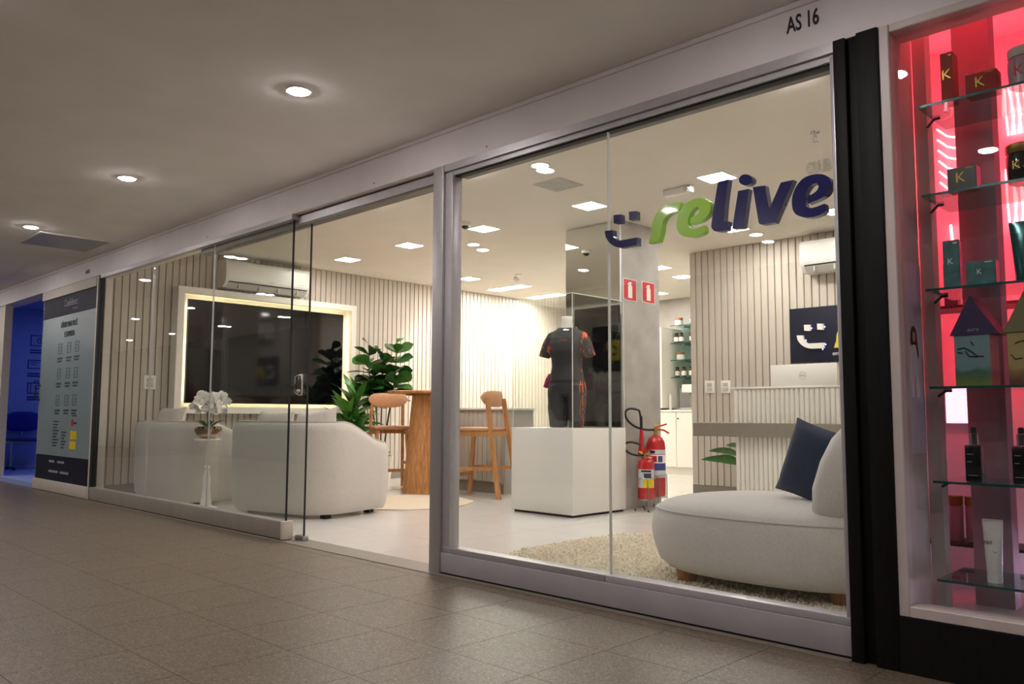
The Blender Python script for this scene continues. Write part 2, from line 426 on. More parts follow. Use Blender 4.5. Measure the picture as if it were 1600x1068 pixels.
# corridor ceiling, far side, ends
struct(MB().box(-24, 5, -5.0, 0.0, CZ, CZ+0.05).build('ceiling', 'corr_ceiling'), 'smooth plaster ceiling of the mall corridor with round downlights', 'ceiling')
struct(MB().box(-24, 5, -5.1, -5.0, 0, CZ).build('wall_opposite', 'opp_wall'), 'plain wall on the far side of the corridor', 'wall')
struct(MB().box(-24.1, -24, -5.1, 3, 0, CZ).build('wall_corridor_left', 'opp_wall'), 'wall closing the far left end of the corridor', 'wall')
struct(MB().box(5, 5.1, -5.1, 1, 0, CZ).build('wall_corridor_right', 'opp_wall'), 'wall closing the right end of the corridor', 'wall')

# fascia with its cornice strip, running over all three shop fronts
f = sempty('trim_1', 'long off-white fascia beam running above the three shop fronts', 'fascia', (0, 0, FB))
MB().box(-24, 5, -0.02, 0.10, 0, CZ-FB).build('beam', 'fascia', f)
MB().box(-24, 5, -0.032, -0.02, CZ-FB-0.022, CZ-FB-0.001).build('cornice', 'fascia', f)
text('unit_number', 'AS 16', 0.088, 'text_black', f, (-1.306, -0.022, 0.118), xs=0.60, bold=0.0012)
text('unit_number', 'AS 15', 0.05, 'text_black', f, (-8.86, -0.022, 0.07), xs=0.9, bold=0.001)
for x in (-3.02, -4.0, -6.2): MB().lathe([(0.004, 0), (0.004, 0.003)], 8).build('screw', 'dark', f, loc=(x, -0.02, 0.03), rot=(R(90), 0, 0))
struct(MB().box(-24, 5, 0.10, 0.16, FB-0.0, H+0.2).build('wall_front', 'wall_white'), 'plaster wall above the glass front, inside', 'wall')

# right-hand glazing
wn = sempty('window_1', 'right shop window of two tall panes over a grey painted kick panel', 'window')
MB().rbox(-3.43, -3.345, -0.035, 0.06, 0, FB-0.002, 0.004).build('mullion', 'alu', wn)
MB().rbox(-3.343, -3.285, -0.02, 0.05, 0.125, FB-0.05, 0.003).build('frame_post', 'alu_light', wn)
MB().box(-3.343, -1.192, -0.03, 0.035, FB-0.04, FB-0.001).build('head_rail', 'alu', wn)
MB().box(-3.343, -1.192, -0.015, 0.04, FB-0.066, FB-0.04).build('head_bead', 'alu_light', wn)
MB().box(-3.285, -1.192, 0.045, 0.09, FB-0.068, FB-0.02).build('inner_track', 'track', wn)
MB().box(-3.285, -1.211, 0.0, 0.04, FB-0.074, FB-0.066).build('seal', 'gap', wn)
MB().rbox(-1.211, -1.192, -0.02, 0.05, 0.125, FB-0.04, 0.003).build('frame_post', 'alu_light', wn)
MB().rbox(-3.343, -1.192, -0.028, 0.05, 0.012, 0.112, 0.003).build('kick_panel', 'sill', wn)
MB().rbox(-3.343, -2.262, -0.022, 0.05, 0.113, 0.142, 0.003).build('sill_bead', 'alu', wn)
MB().rbox(-2.258, -1.192, -0.022, 0.05, 0.113, 0.142, 0.003).build('sill_bead', 'alu_light', wn)
MB().box(-3.343, -1.192, -0.02, 0.045, 0.0, 0.012).build('shadow_gap', 'gap', wn)
MB().box(-3.285, -2.253, 0.004, 0.014, 0.14, FB-0.066).build('pane', 'glass', wn)
MB().box(-2.247, -1.211, 0.004, 0.014, 0.14, FB-0.066).build('pane', 'glass', wn)
MB().box(-2.2525, -2.2475, 0.002, 0.016, 0.142, FB-0.07).build('joint', 'acrylic_edge', wn)

# left-hand fixed glazing
wn = sempty('window_2', 'left fixed shop window of three tall panes on a low grey rail', 'window')
XE = -4.945
MB().rbox(XL, XE, -0.035, 0.04, 0.01, 0.125, 0.004).build('bottom_rail', 'sill_warm', wn)
MB().rbox(XE, XE+0.03, -0.037, 0.042, 0.008, 0.127, 0.004).build('rail_cap', 'door_white', wn)
MB().box(XL, XE, -0.028, 0.035, 0.0, 0.01).build('shadow_gap', 'gap', wn)
MB().box(XL, XE+0.01, -0.02, 0.03, FB-0.035, FB-0.001).build('top_rail', 'alu', wn)
MB().box(XL-0.055, XL, -0.02, 0.03, 0, FB-0.001).build('jamb_seal', 'gap', wn)
xs = [XL, -7.265, -6.11, XE]
for a, b in zip(xs[:-1], xs[1:]):
    MB().box(a+0.002, b-0.002, 0.0, 0.010, 0.12, FB-0.03).build('pane', 'glass', wn)
for x in xs[1:-1]:
    MB().box(x-0.0014, x+0.0014, -0.001, 0.011, 0.125, FB-0.035).build('joint', 'alu', wn)
MB().box(XE-0.004, XE, -0.002, 0.012, 0.125, FB-0.035).build('glass_edge', 'gap', wn)

# sliding glass door, pushed open behind the fixed panes
dr = sempty('door_1', 'sliding glass door pushed open behind the left window, with chrome lock', 'door')
MB().box(-6.42, -3.432, 0.035, 0.11, FB-0.075, FB-0.001).build('track', 'track', dr)
MB().box(XE+0.012, -3.432, 0.03, 0.034, FB-0.062, FB-0.012).build('track_cover', 'alu', dr)
MB().box(-6.05, -4.822, 0.06, 0.070, 0.02, FB-0.075).build('pane', 'glass', dr)
MB().box(-4.822, -4.817, 0.059, 0.071, 0.02, FB-0.075).build('pane_edge', 'gap', dr)
MB().rbox(-4.90, -4.80, 0.045, 0.09, 0.004, 0.035, 0.004).build('floor_guide', 'steel', dr)
lk = MB().rbox(-4.905, -4.865, 0.038, 0.058, 0.955, 1.10, 0.008, 3).build('lock', 'chrome', dr)
MB().tube([(-4.895, 0.036, 0.965), (-4.895, 0.012, 0.975), (-4.895, 0.012, 1.08), (-4.895, 0.036, 1.09)], 0.005).build('pull', 'chrome', lk)
MB().lathe([(0.011, 0), (0.011, 0.02), (0.007, 0.024)], 12).build('cylinder', 'steel', lk, loc=(-4.878, 0.038, 0.985), rot=(R(90), 0, 0))
struct(MB().box(XL, XR, -0.06, 0.12, -0.003, 0.004).build('trim_2', 'taupe'), 'dark stone threshold strip under the glass front', 'threshold')

# shop floor: large porcelain tiles
sf = struct(MB().box(WL, XR-0.03, 0.12, YB, -0.03, -0.002).build('floor_shop', 'grout'), 'pale glossy porcelain tile floor inside the shop', 'floor')
TP = 0.86; gx = [-4.98+TP*i for i in range(-5, 5)]; gy = [0.69+TP*j for j in range(-1, 9)]
cache = {}
for x in gx:
    for y in gy:
        x0, x1, y0, y1 = max(x, WL), min(x+TP, XR-0.03), max(y, 0.12), min(y+TP, YB)
        if x1-x0 < 0.02 or y1-y0 < 0.02 or (x0 > -4.7 and y0 > YS): continue
        k = (round(x1-x0, 3), round(y1-y0, 3))
        if k not in cache:
            cache[k] = MB().box(0, k[0]-0.003, 0, k[1]-0.003, -0.012, 0).mesh('tile', 0); cache[k].materials.append(MATS['shop_tile'])
        link('tile', cache[k], None, sf, (x0, y0, 0))
struct(MB().box(WL-0.2, 0.0, 0.16, YB+0.2, H, H+0.05).build('ceiling_shop', 'shop_ceiling'), 'flat white shop ceiling with recessed light panels', 'ceiling')

# slat-clad walls: every slat is a board of its own
def slats(parent, along, a0, a1, pitch, w, depth, z0, z1, fixed, sign, mat='slat', skip=()):
    n = int((a1-a0)/pitch)
    bx = MB()
    if along == 'y': bx.rbox(0, depth*sign, 0, w, 0, z1-z0, 0.003, 1) if sign > 0 else bx.rbox(depth*sign, 0, 0, w, 0, z1-z0, 0.003, 1)
    else: bx.rbox(0, w, -depth, 0, 0, z1-z0, 0.003, 1)
    me = bx.mesh('slat'); me.materials.append(MATS[mat])
    for i in range(n):
        a = a0+i*pitch
        link('slat', me, None, parent, (fixed, a, z0) if along == 'y' else (a, fixed, z0))
wl = struct(MB().box(WL-0.12, WL, 0.06, YB, 0, H).build('wall_left', 'slat_back'), 'long left wall clad in cream vertical slats, behind the television', 'wall')
slats(wl, 'y', 0.20, YB-0.05, 0.0735, 0.0635, 0.016, 0.115, H-0.001, WL, 1)
MB().box(WL, -8.69, 0.05, 0.17, 0.0, H-0.001).build('side_pier', 'wall_white', wl)
struct(MB().box(WL, WL+0.02, 0.20, YB-0.05, 0.0, 0.112).build('baseboard_left', 'taupe'), 'dark taupe baseboard under the left slat wall', 'baseboard')
struct(MB().box(WL-0.12, -4.75, YB, YB+0.12, 0, H).build('wall_back', 'concrete'), 'grey concrete back wall of the pantry niche', 'wall')
wr = struct(MB().box(-4.86, XR-0.03, YS, YS+0.12, 0, H).build('wall_slat', 'slat_back'), 'cream slat wall behind the reception desk', 'wall')
slats(wr, 'x', -4.86, -1.9, 0.0765, 0.0665, 0.016, 0.10, H-0.001, YS, 1)
struct(MB().box(-4.86, XR-0.03, YS-0.014, YS, 0, 0.098).build('baseboard_slat', 'taupe'), 'taupe baseboard under the slat wall behind the desk', 'baseboard')
struct(MB().box(-4.86, -4.74, YS+0.12, YB, 0, H).build('wall_niche', 'wall_white'), 'white return wall beside the pantry niche', 'wall')
struct(MB().box(XR-0.05, XR-0.03, 0.12, YS, 0, H).build('wall_right', 'wall_white'), 'plain white right-hand wall of the shop', 'wall')
struct(MB().box(-8.2, -6.84, 7.2, YB, 0.94, 2.12).build('wall_pantry', 'wall_white'), 'white panel at the left of the pantry shelves', 'wall')

# column: concrete with a mirror front
co = sempty('wall_column', 'square concrete column with a mirror on its front face', 'column', (-5.11, 3.045, 0))
MB().box(0, 0.655, 0.012, 0.60, 0, H-0.001).build('shaft', 'concrete', co)
MB().box(0, 0.64, 0.0, 0.011, 0.0, H-0.003).build('mirror', 'mirror', co)
MB().box(0.64, 0.655, 0.0, 0.011, 0.0, H-0.003).build('edge_strip', 'alu_light', co)

# black boarded pier between the two shops
pr = sempty('wall_pier', 'black painted wooden pier between the white shop and the red-lit window', 'pier', (-1.19, 0, 0))
MB().rbox(0.0, 0.045, -0.04, 0.1, 0, FB-0.002, 0.004).build('board', 'black_wood', pr)
MB().rbox(0.045, 0.085, -0.015, 0.1, 0, FB-0.002, 0.002).build('board', 'black_wood', pr)
MB().rbox(0.085, 0.160, -0.045, 0.1, 0, FB+0.012-0.014, 0.004).build('board', 'black_wood', pr)

# ------------------------------------------------------------------ lamps
def square_lamp(x, y, label, sx=0.21, sy=0.21):
    t = thing('ceiling_light_panel', label, 'ceiling light', (x, y, H), 0, 'recessed light panels in the shop ceiling')
    a, b = sx/2, sy/2; fr = MB()
    for x0, x1, y0, y1 in ((-a-.012, a+.012, -b-.012, -b), (-a-.012, a+.012, b, b+.012), (-a-.012, -a, -b, b), (a, a+.012, -b, b)): fr.box(x0, x1, y0, y1, -0.006, -0.0005)
    fr.build('frame', 'white_plastic', t)
    MB().box(-a, a, -b, b, -0.004, -0.0005).build('diffuser', 'led_panel', t, 0)
for x, y, l in ((-7.92, 2.46, 'square ceiling light panel, leftmost of the front row, right of the wall air conditioner'),
                (-6.77, 2.45, 'square ceiling light panel above the bar table, second from left in the front row'),
                (-5.635, 2.45, 'square ceiling light panel just right of the door mullion, third in the front row'),
                (-4.35, 2.47, 'square ceiling light panel left of the glass joint, above the mirrored column'),
                (-3.13, 2.47, 'square ceiling light panel above the navy letter l, last of the front row'),
                (-3.90, 4.09, 'square ceiling light panel seen between the feet of letters l and i'),
                (-2.90, 4.09, 'square ceiling light panel by the right window frame, beside the last letter e'),
                (-7.88, 4.33, 'square ceiling light panel near the far slat wall, right of the mullion')):
    square_lamp(x, y, l)
square_lamp(-8.05, 5.25, 'long ceiling light panel near the left slat wall, nearer of two', 0.66, 0.2)
square_lamp(-8.2, 6.2, 'long ceiling light panel by the slat wall, farther one beside the mirror', 0.66, 0.2)
for x, y, l in ((-6.81, 7.1, 'small square ceiling light in front of the pantry shelves'), (-5.75, 6.1, 'ceiling light just left of the slat wall corner'), (-5.6, 5.35, 'ceiling light right beside the upper edge of the concrete column')):
    square_lamp(x, y, l, 0.2, 0.2)
def round_lamp(x, y, z, r, label, mat, group):
    t = thing('downlight', label, 'ceiling light', (x, y, z), 0, group)
    MB().lathe([(r+0.014, -0.001), (r+0.010, -0.009), (r+.001, -0.009), (r+.001, -0.001)], 28).build('trim_ring', 'white_plastic', t)
    MB().lathe([(r, -0.001), (r, -0.006)]+([(r*.95, -.0095), (r*.82, -.0135), (r*.6, -.0155), (r*.3, -.0168), (r*.02, -.017)] if mat == 'led_corr' else []), 28).build('lens', mat, t)
for x, y, l in ((-3.88, 1.33, 'round downlight above the speaker grille near the top of the window'), (-6.23, 2.87, 'small round downlight above the bar stool at the mullion'), (-3.86, 4.45, 'round downlight below the letter v, by the slat wall')):
    round_lamp(x, y, H, 0.058, l, 'led_round', 'round downlights in the shop ceiling')
named = {(-3.44, -0.88): 'round corridor downlight, nearest and largest, above the sliding door', (-5.57, -0.88): 'round corridor downlight, middle one of the visible three', (-7.64, -0.88): 'round corridor downlight at far left, next to the ceiling vent'}
for y in (-0.88, -2.36, -3.85):
    for x in (0.8, -1.3, -3.44, -5.57, -7.64, -9.72, -11.8, -13.85, -15.9, -18.0):
        if (x, y) in named: round_lamp(x, y, CZ, 0.05, named[(x, y)], 'led_corr', 'round downlights in the corridor ceiling')
        else: round_lamp(x, y, CZ, 0.05, 'round corridor downlight outside the picture, seen only as a reflection in the glass', 'led_corr', 'corridor downlights outside the picture')
for x, l in ((-4.35, 'short linear ceiling slot light in the top left corner of the window'), (-1.92, 'bright linear ceiling slot light in the top right corner of the window'), (-5.66, 'short linear ceiling slot light above the open sliding door')):
    t = thing('linear_light', l, 'ceiling light', (x, 1.15, H), 0, 'linear slot lights along the shop front')
    MB().box(-0.1, 0.1, -0.022, 0.022, -0.004, -0.0005).build('frame', 'white_plastic', t)
    MB().box(-0.092, 0.092, -0.014, 0.014, -0.007, -0.004).build('diffuser', 'led_line', t, 0)
# spotlights added to overexpose the far slat wall; no such fittings known
for k, (y, l) in enumerate(((4.55, 'added ceiling spot brightening the slat wall, nearest of three'), (5.7, 'added ceiling spot brightening the slat wall, middle of three'), (6.6, 'added ceiling spot brightening the slat wall, farthest of three'))):
    t = thing('added_spotlight', l, 'added_spotlight', (-7.2, y, H), 0, 'added spotlights washing the far slat wall')
    MB().lathe([(0.04, -0.001), (0.04, -0.012)], 16).build('base', 'white_plastic', t)
    MB().lathe([(0.026, 0), (0.026, 0.08)], 16).build('barrel', 'white_plastic', t, loc=(0, 0, -0.09), rot=(0, R(-48), 0))
    ld = bpy.data.lights.new('added_spot_beam', 'SPOT'); ld.energy = E_SPOT; ld.spot_size = R(62); ld.spot_blend = 0.6; ld.color = (1, 0.93, 0.80); ld.shadow_soft_size = 0.03
    lo = bpy.data.objects.new('added_spot_beam', ld); COL.objects.link(lo); lo.parent = t; lo.location = (-0.09, 0, -0.09); lo.rotation_euler = (0, R(52), 0)

# ------------------------------------------------------------------ things on the left slat wall
XW = WL+0.017
t = thing('television', 'huge dark flat television in a glowing white frame on the left wall', 'television', (XW, 0, 0))
fr = MB()
for y0, y1, z0, z1 in ((0.79, 3.05, 2.115, 2.185), (0.79, 3.05, 0.835, 0.905), (0.79, 0.86, 0.905, 2.115), (2.98, 3.05, 0.905, 2.115)):
    fr.box(0, 0.15, y0, y1, z0, z1)
fr.build('surround', 'frame_white', t)
MB().box(0, 0.02, 0.86, 2.98, 0.905, 2.115).build('back_panel', 'frame_white', t)
for b in ((0.030, 0.044, 0.97, 2.86, 2.020, 2.035), (0.030, 0.044, 0.97, 2.86, 0.975, 0.990), (0.030, 0.044, 0.955, 0.97, 0.975, 2.035), (0.030, 0.044, 2.86, 2.875, 0.975, 2.035)):
    MB().box(*b).build('led_strip', 'led_tv', t)
sc_ = MB().rbox(0.05, 0.09, 0.93, 2.90, 0.945, 2.065, 0.006).build('body', 'dark', t)
MB().box(0.0905, 0.092, 0.935, 2.895, 0.955, 2.06).build('screen', 'screen', sc_)
MB().box(0.02, 0.05, 1.6, 2.2, 1.3, 1.7).build('bracket', 'dark', t)

def air_con(loc, rz, W, label):
    t = thing('air_conditioner', label, 'air conditioner', loc, rz)
    prof = [(0, 0), (0, 0.31), (0.16, 0.31), (0.20, 0.295), (0.215, 0.26), (0.215, 0.09), (0.20, 0.055), (0.14, 0.0)]
    MB().prism([(-a, b) for a, b in prof], 0, W, 'yz').build('casing', 'white_plastic', t)
    MB().prism([(-0.219, 0.095), (-0.219, 0.262), (-0.2155, 0.262), (-0.2155, 0.095)], 0.01, W-0.01, 'yz').build('front_panel', 'white_plastic', t)
    lv = MB().prism([(-0.205, 0.052), (-0.150, -0.006), (-0.142, 0.002), (-0.198, 0.058)], 0.04, W-0.04, 'yz').build('louvre', 'grey_plastic', t)
    MB().prism([(-0.2095, 0.066), (-0.1985, 0.0525), (-0.196, 0.056), (-0.207, 0.069)], 0.04, W-0.04, 'yz').build('outlet', 'dark', t)
    for k in range(4): MB().box(W*(0.15+0.23*k), W*(0.15+0.23*k)+0.012, -0.203, -0.15, 0.0, 0.05).build('vane', 'grey_plastic', lv)
    MB().box(W*0.84, W*0.93, -0.2205, -0.219, 0.112, 0.118).build('badge', 'grey_plastic', t)
    MB().box(W*0.48, W*0.56, -0.2205, -0.219, 0.10, 0.108).build('logo', 'grey_plastic', t)
    return t
air_con((XW, 1.28, 2.225), R(90), 1.06, 'white wall air conditioner above the big television')
air_con((-3.50, YS-0.017, 2.205), 0, 0.85, 'white wall air conditioner above the navy sign on the right slat wall')
def plate(loc, rz, label, n=2, s=1.0):
    t = thing('wall_switch', label, 'switch', loc, rz, 'switch plates on slat walls')
    MB().rbox(-0.06*s, 0.06*s, -0.012, 0, -0.07*s, 0.07*s, 0.004).build('plate', 'white_plastic', t)
    for k in range(n): MB().rbox(-0.03*s, 0.03*s, -0.017, -0.011, (-0.045+0.05*k)*s, (-0.005+0.05*k)*s, 0.002).build('rocker', 'grey_plastic', t)
plate((XW, 0.585, 1.155), R(90), 'white double switch plate on the slats left of the television', 2, 1.05)
plate((-4.63, YS-0.017, 1.137), 0, 'white switch plate on the right slat wall, nearer the corner', 2, 0.95)
plate((-4.44, YS-0.017, 1.134), 0, 'white socket plate on the right slat wall, beside the fluted desk', 2, 0.95)

# ------------------------------------------------------------------ seating near the front
def pillow_mb(w_, h_, t_, n=12):
    mb = MB()
    for sgn in (1, -1):
        k = len(mb.v)
        for i in range(n+1):
            for j in range(n+1):
                u, v = -1+2*i/n, -1+2*j/n
                e = max(0, (1-u**4))*max(0, (1-v**4))
                pin = 1-0.07*(1-v*v)*abs(u)**3; pin2 = 1-0.07*(1-u*u)*abs(v)**3
                mb.v.append((u*w_/2*pin, sgn*t_/2*e**0.6, v*h_/2*pin2))
        for i in range(n):
            for j in range(n):
                a = k+i*(n+1)+j; q = (a, a+1, a+n+2, a+n+1); mb.f.append(q if sgn > 0 else q[::-1])
    return mb
def pillow(loc, rot, w_, h_, t_, mat, label):
    o = pillow_mb(w_, h_, t_).build('throw_pillow', mat, None, 60, loc, rot); return tag(o, label, 'pillow')
def tub(loc, rz, W, D, hb, hf, label, th=0.17, rad=0.22, z0=0.035):
    t = thing('tub_armchair', label, 'armchair', loc, rz, 'white tub armchairs with backs to the window')
    q = th/2; pts = []
    for k in range(7): pts.append((q, D-0.02-(D-rad-0.02)*k/6, 1-k/6))
    for k in range(1, 8):
        a = math.pi+math.pi/2*k/8; pts.append((q+rad-0.0+(rad)*math.cos(a), q+rad+rad*math.sin(a), 0))
    for k in range(9): pts.append((q+rad+(W-th-2*rad)*k/8, q, 0))
    for k in range(1, 8):
        a = -math.pi/2+math.pi/2*k/8; pts.append((W-q-rad+rad*math.cos(a), q+rad+rad*math.sin(a), 0))
    for k in range(7): pts.append((W-q, q+rad+(D-q-rad-0.02)*k/6, k/6))
    pts = [p if i > 6 else (p[0], D-0.02-(D-0.02-q-rad)*i/6, p[2]) for i, p in enumerate(pts)]
    rings = []; n = len(pts)
    def ring(i, shr=0.0, push=0.0):
        x, y, a = pts[i]; b = pts[min(i+1, n-1)]; c = pts[max(i-1, 0)]
        tx, ty = b[0]-c[0], b[1]-c[1]; L = math.hypot(tx, ty); tx /= L; ty /= L
        nx, ny = ty, -tx
        h = hb-(hb-hf)*(a*a*(3-2*a))**0.9
        cs = [(-q+.01, z0), (q-.05, z0), (q-.018, z0+.05), (q-.004, z0+.18), (q, (z0+h)/2), (q, h-.09), (q-.012, h-.035), (q-.04, h-.008), (q-.08, h), (-q+.07, h), (-q+.03, h-.01), (-q+.008, h-.04), (-q, h-.09), (-q, z0+.1)]
        zc = (z0+h)/2
        return [(x+nx*o*(1-shr)+tx*push, y+ny*o*(1-shr)+ty*push, zc+(z-zc)*(1-shr*0.35)) for o, z in cs]
    rings.append(ring(0, 0.35, -0.02)); rings.append(ring(0, 0.12, -0.012))
    for i in range(n): rings.append(ring(i))
    rings.append(ring(n-1, 0.12, 0.012)); rings.append(ring(n-1, 0.35, 0.02))
    MB().loft(rings).build('shell', 'fabric_white', t, 50)
    MB().rbox(th-0.01, W-th+0.01, th-0.02, D-0.03, 0.10, 0.30, 0.03, 3).build('seat_base', 'fabric_white', t, 50)
    MB().rbox(th, W-th, th, D+0.0, 0.30, 0.44, 0.05, 4).build('seat_cushion', 'fabric_white', t, 60)
    for x in (0.22, W-0.14):
        for y in (0.22, D-0.10): MB().box(x-.03, x+.03, y-.03, y+.03, 0.0, 0.05).build('foot', 'dark', t)
    # piping along the outer top edge
    pp = []
    for i in range(n):
        r_ = ring(i); pp.append(Vector(r_[7])+Vector((0, 0, 0.004)))
    MB().tube(pp, 0.005, 6).build('piping', 'fabric_white', t)
    return t
tub((-8.47, 0.27, 0), R(0), 1.25, 0.80, 0.765, 0.60, 'white fabric tub armchair at far left, next to the left slat wall')
tub((-6.735, 0.375, 0), R(13.6), 1.20, 0.84, 0.775, 0.60, 'white fabric tub armchair in front of the open doorway')
pillow((-8.18, 0.58, 0.70), (R(-14), 0, R(8)), 0.42, 0.40, 0.15, 'fabric_white', 'white pillow peeking over the far left armchair')
pillow((-6.45, 0.73, 0.66), (R(-16), 0, R(10)), 0.44, 0.40, 0.14, 'fabric_white', 'white pillow behind the glass edge in the doorway armchair, left one')
pillow((-5.97, 0.85, 0.675), (R(-16), R(-8), R(16)), 0.44, 0.40, 0.14, 'fabric_white', 'white pillow in the doorway armchair, right one beside the plants')

# lounge seat at the right
def rr(cx, cy, a, b, z, p=2.6, n=48):
    o = []
    for k in range(n):
        th = 2*math.pi*k/n; c, s = math.cos(th), math.sin(th)
        o.append((cx+a*abs(c)**(2/p)*(1 if c > 0 else -1), cy+b*abs(s)**(2/p)*(1 if s > 0 else -1), z))
    return o
t = thing('lounge_chair', 'rounded pale grey lounge chair with low back at the right window', 'lounge chair', (-1.925, 1.03, 0.013))
A, B = 0.675, 0.53
MB().loft([rr(0, 0, A*f_, B*f_, z) for f_, z in ((.80, .055), (.88, .062), (.945, .10), (.985, .18), (1, .24), (.995, .285), (.975, .328), (.955, .345))]).build('seat_base', 'fabric_grey', t, 60)
MB().loft([rr(0, 0, A*f_, B*f_, z) for f_, z in ((.95, .347), (.945, .357), (.90, .378), (.80, .398), (.6, .413), (.3, .420), (.05, .422))]).build('seat_cushion', 'fabric_grey', t, 60)
MB().tube(rr(0, 0, A*.957, B*.957, .348), 0.007, 6, True).build('piping', 'fabric_grey', t)
bk = []
for z, xo, dx, dy in ((.36, 0.365, .10, .40), (.40, 0.370, .13, .43), (.50, 0.395, .15, .45), (.62, 0.435, .15, .45), (.72, 0.475, .14, .43), (.78, 0.505, .12, .39), (.81, 0.520, .08, .33), (.82, 0.525, .03, .22)):
    bk.append(rr(xo, 0.02, dx, dy, z, 2.8, 36))
MB().loft(bk).build('backrest', 'fabric_grey', t, 60)
for x, y in ((-0.38, -0.33), (-0.38, 0.30), (0.38, -0.30), (0.38, 0.30)):
    MB().lathe([(0.042, 0), (0.055, 0.045), (0.058, 0.09)], 20).build('foot', 'oak_dark', t, loc=(x, y, 0))
pillow((-1.735, 0.95, 0.600), (R(-10), R(15), R(-14)), 0.38, 0.37, 0.13, 'navy_fabric', 'dark navy pillow leaning on the grey lounge chair')

# rugs
def rug(name, label, poly, mat, th):
    o = MB().prism(poly, 0.0, th, 'xy').build(name, mat); return o
t = thing('shag_rug', 'beige looped shag rug under the grey lounge chair', 'rug', (0, 0, 0.001))
pz = []
for k in range(40):
    a = 2*math.pi*k/40; c, s = math.cos(a), math.sin(a)
    pz.append((-2.42+1.15*abs(c)**.5*(1 if c > 0 else -1), 1.22+0.86*abs(s)**.5*(1 if s > 0 else -1)))
MB().prism(pz, 0, 0.012, 'xy').build('backing', 'rug_shag', t)
pl = MB(); rnd = random.Random(3)
for k in range(9000):
    x = rnd.uniform(-3.55, -1.29); y = rnd.uniform(0.38, 2.06)
    if abs((x+2.42)/1.14)**4+abs((y-1.22)/0.85)**4 > 1: continue
    r_ = rnd.uniform(.008, .015); a = rnd.uniform(0, 3); hh = rnd.uniform(.014, .026); c, s = math.cos(a)*r_, math.sin(a)*r_
    q = len(pl.v); pl.v += [(x-c, y-s, .011), (x+s, y-c, .011), (x+c, y+s, .011), (x-s, y+c, .011), (x+c*.4, y+s*.4, hh)]
    pl.f += [(q, q+1, q+4), (q+1, q+2, q+4), (q+2, q+3, q+4), (q+3, q, q+4)]
o = pl.build('pile', 'rug_tuft', t, 0); o['kind'] = 'stuff'
rp = [(-6.36+(0.665+0.012*math.sin(9*a)+0.006*math.sin(17*a))*math.cos(a), 1.98+(0.665+0.012*math.sin(9*a))*math.sin(a)) for a in [2*math.pi*k/90 for k in range(90)]]
tag(MB().prism([(a+6.36, b-1.98) for a, b in rp], 0, 0.010, 'xy').build('round_rug', 'rug_cream', None, 35, (-6.28, 2.02, 0.001)), 'round cream rug with a wavy edge beside the bar table', 'rug')

# side table with orchids between the armchairs
t = thing('side_table', 'small slim pedestal side table between the two white armchairs', 'side table', (-7.03, 0.44, 0))
MB().lathe([(0.10, 0), (0.10, 0.01), (0.05, 0.03), (0.03, 0.18), (0.034, 0.26), (0.022, 0.32), (0.012, 0.36)], 24).build('base', 'white_plastic', t)
MB().ell((0, 0, 0.36), 0.024, 0.024, 0.024).build('ball', 'white_plastic', t)
MB().lathe([(0.011, 0.37), (0.011, 0.595)], 14).build('stem', 'white_plastic', t)
MB().lathe([(0.11, 0.595), (0.115, 0.6), (0.115, 0.61), (0.11, 0.614)], 28).build('table_top', 'white_plastic', t)
t = thing('potted_orchid', 'white orchids in a round bronze bowl on the side table', 'plant', (-7.03, 0.44, 0.6145))
MB().lathe([(0.055, 0), (0.088, 0.02), (0.116, 0.06), (0.118, 0.085), (0.098, 0.105), (0.092, 0.105), (0.09, 0.09)], 32).build('bowl', 'bronze', t)
MB().lathe([(0.088, 0.088), (0.05, 0.1), (0.01, 0.104)], 20).build('soil', 'soil', t)
rnd = random.Random(11)
lf = MB().leaf((0, 0, 0), (1, 0, 0.25), 1, 0.2, 0.35).mesh('leaf'); lf.materials.append(MATS['leaf_dark'])
def place(parent, me, name, pos, d, scale, rollz=0.0):
    d = Vector(d).normalized()
    z = Vector((0, 0, 1)); y = z.cross(d)
    if y.length < 1e-3: y = Vector((0, 1, 0))
    y.normalize(); z = d.cross(y)
    m = Matrix((d, y, z)).transposed().to_4x4()
    o = link(name, me, None, parent)
    o.matrix_local = Matrix.Translation(pos) @ m @ Matrix.Rotation(rollz, 4, 'X') @ Matrix.Diagonal((scale, scale, scale, 1))
    return o
for k in range(9):
    a = 2*math.pi*k/9+0.3; place(t, lf, 'leaf', (0.03*math.cos(a), 0.03*math.sin(a), 0.10), (math.cos(a), math.sin(a), 0.55), rnd.uniform(.13, .19))
fb_ = MB()
for k in range(5):
    a = 2*math.pi*k/5+0.3; fb_.leaf((0.004*math.cos(a), 0.004*math.sin(a), 0), (math.cos(a), math.sin(a), 0.18), 0.042, 0.05 if k in (1, 4) else 0.036, 0.25, 4, 0.1)
fb_.ell((0, 0, 0.008), 0.007, 0.007, 0.008, 8, 5)
fm = fb_.mesh('flower'); fm.materials.append(MATS['petal'])
for s_ in range(5):
    a = -2.6+s_*1.25; ex = 0.145
    P_ = bez((0.01*math.cos(a), 0.01*math.sin(a), 0.1), (0.0, 0, 0.30), (ex*.5*math.cos(a), ex*.5*math.sin(a), 0.46), (ex*1.05*math.cos(a), ex*1.05*math.sin(a), 0.27), 14)
    MB().tube(P_, 0.0035, 6).build('stem', 'leaf_dark', t)
    for i in range(4, 15):
        for q in range(2):
            p = P_[i]+Vector((rnd.uniform(-.035, .035), rnd.uniform(-.035, .035), rnd.uniform(-.035, .05)))
            d = Vector((rnd.uniform(-1, 1), rnd.uniform(-1, 1), rnd.uniform(-.3, .6)))+Vector((0.7, -0.7, 0))
            d.normalize(); o = link('flower', fm, None, t); o.location = p; o.rotation_mode = 'QUATERNION'; o.rotation_quaternion = d.to_track_quat('Z', 'Y'); s = rnd.uniform(.62, .86); o.scale = (s, s, s)

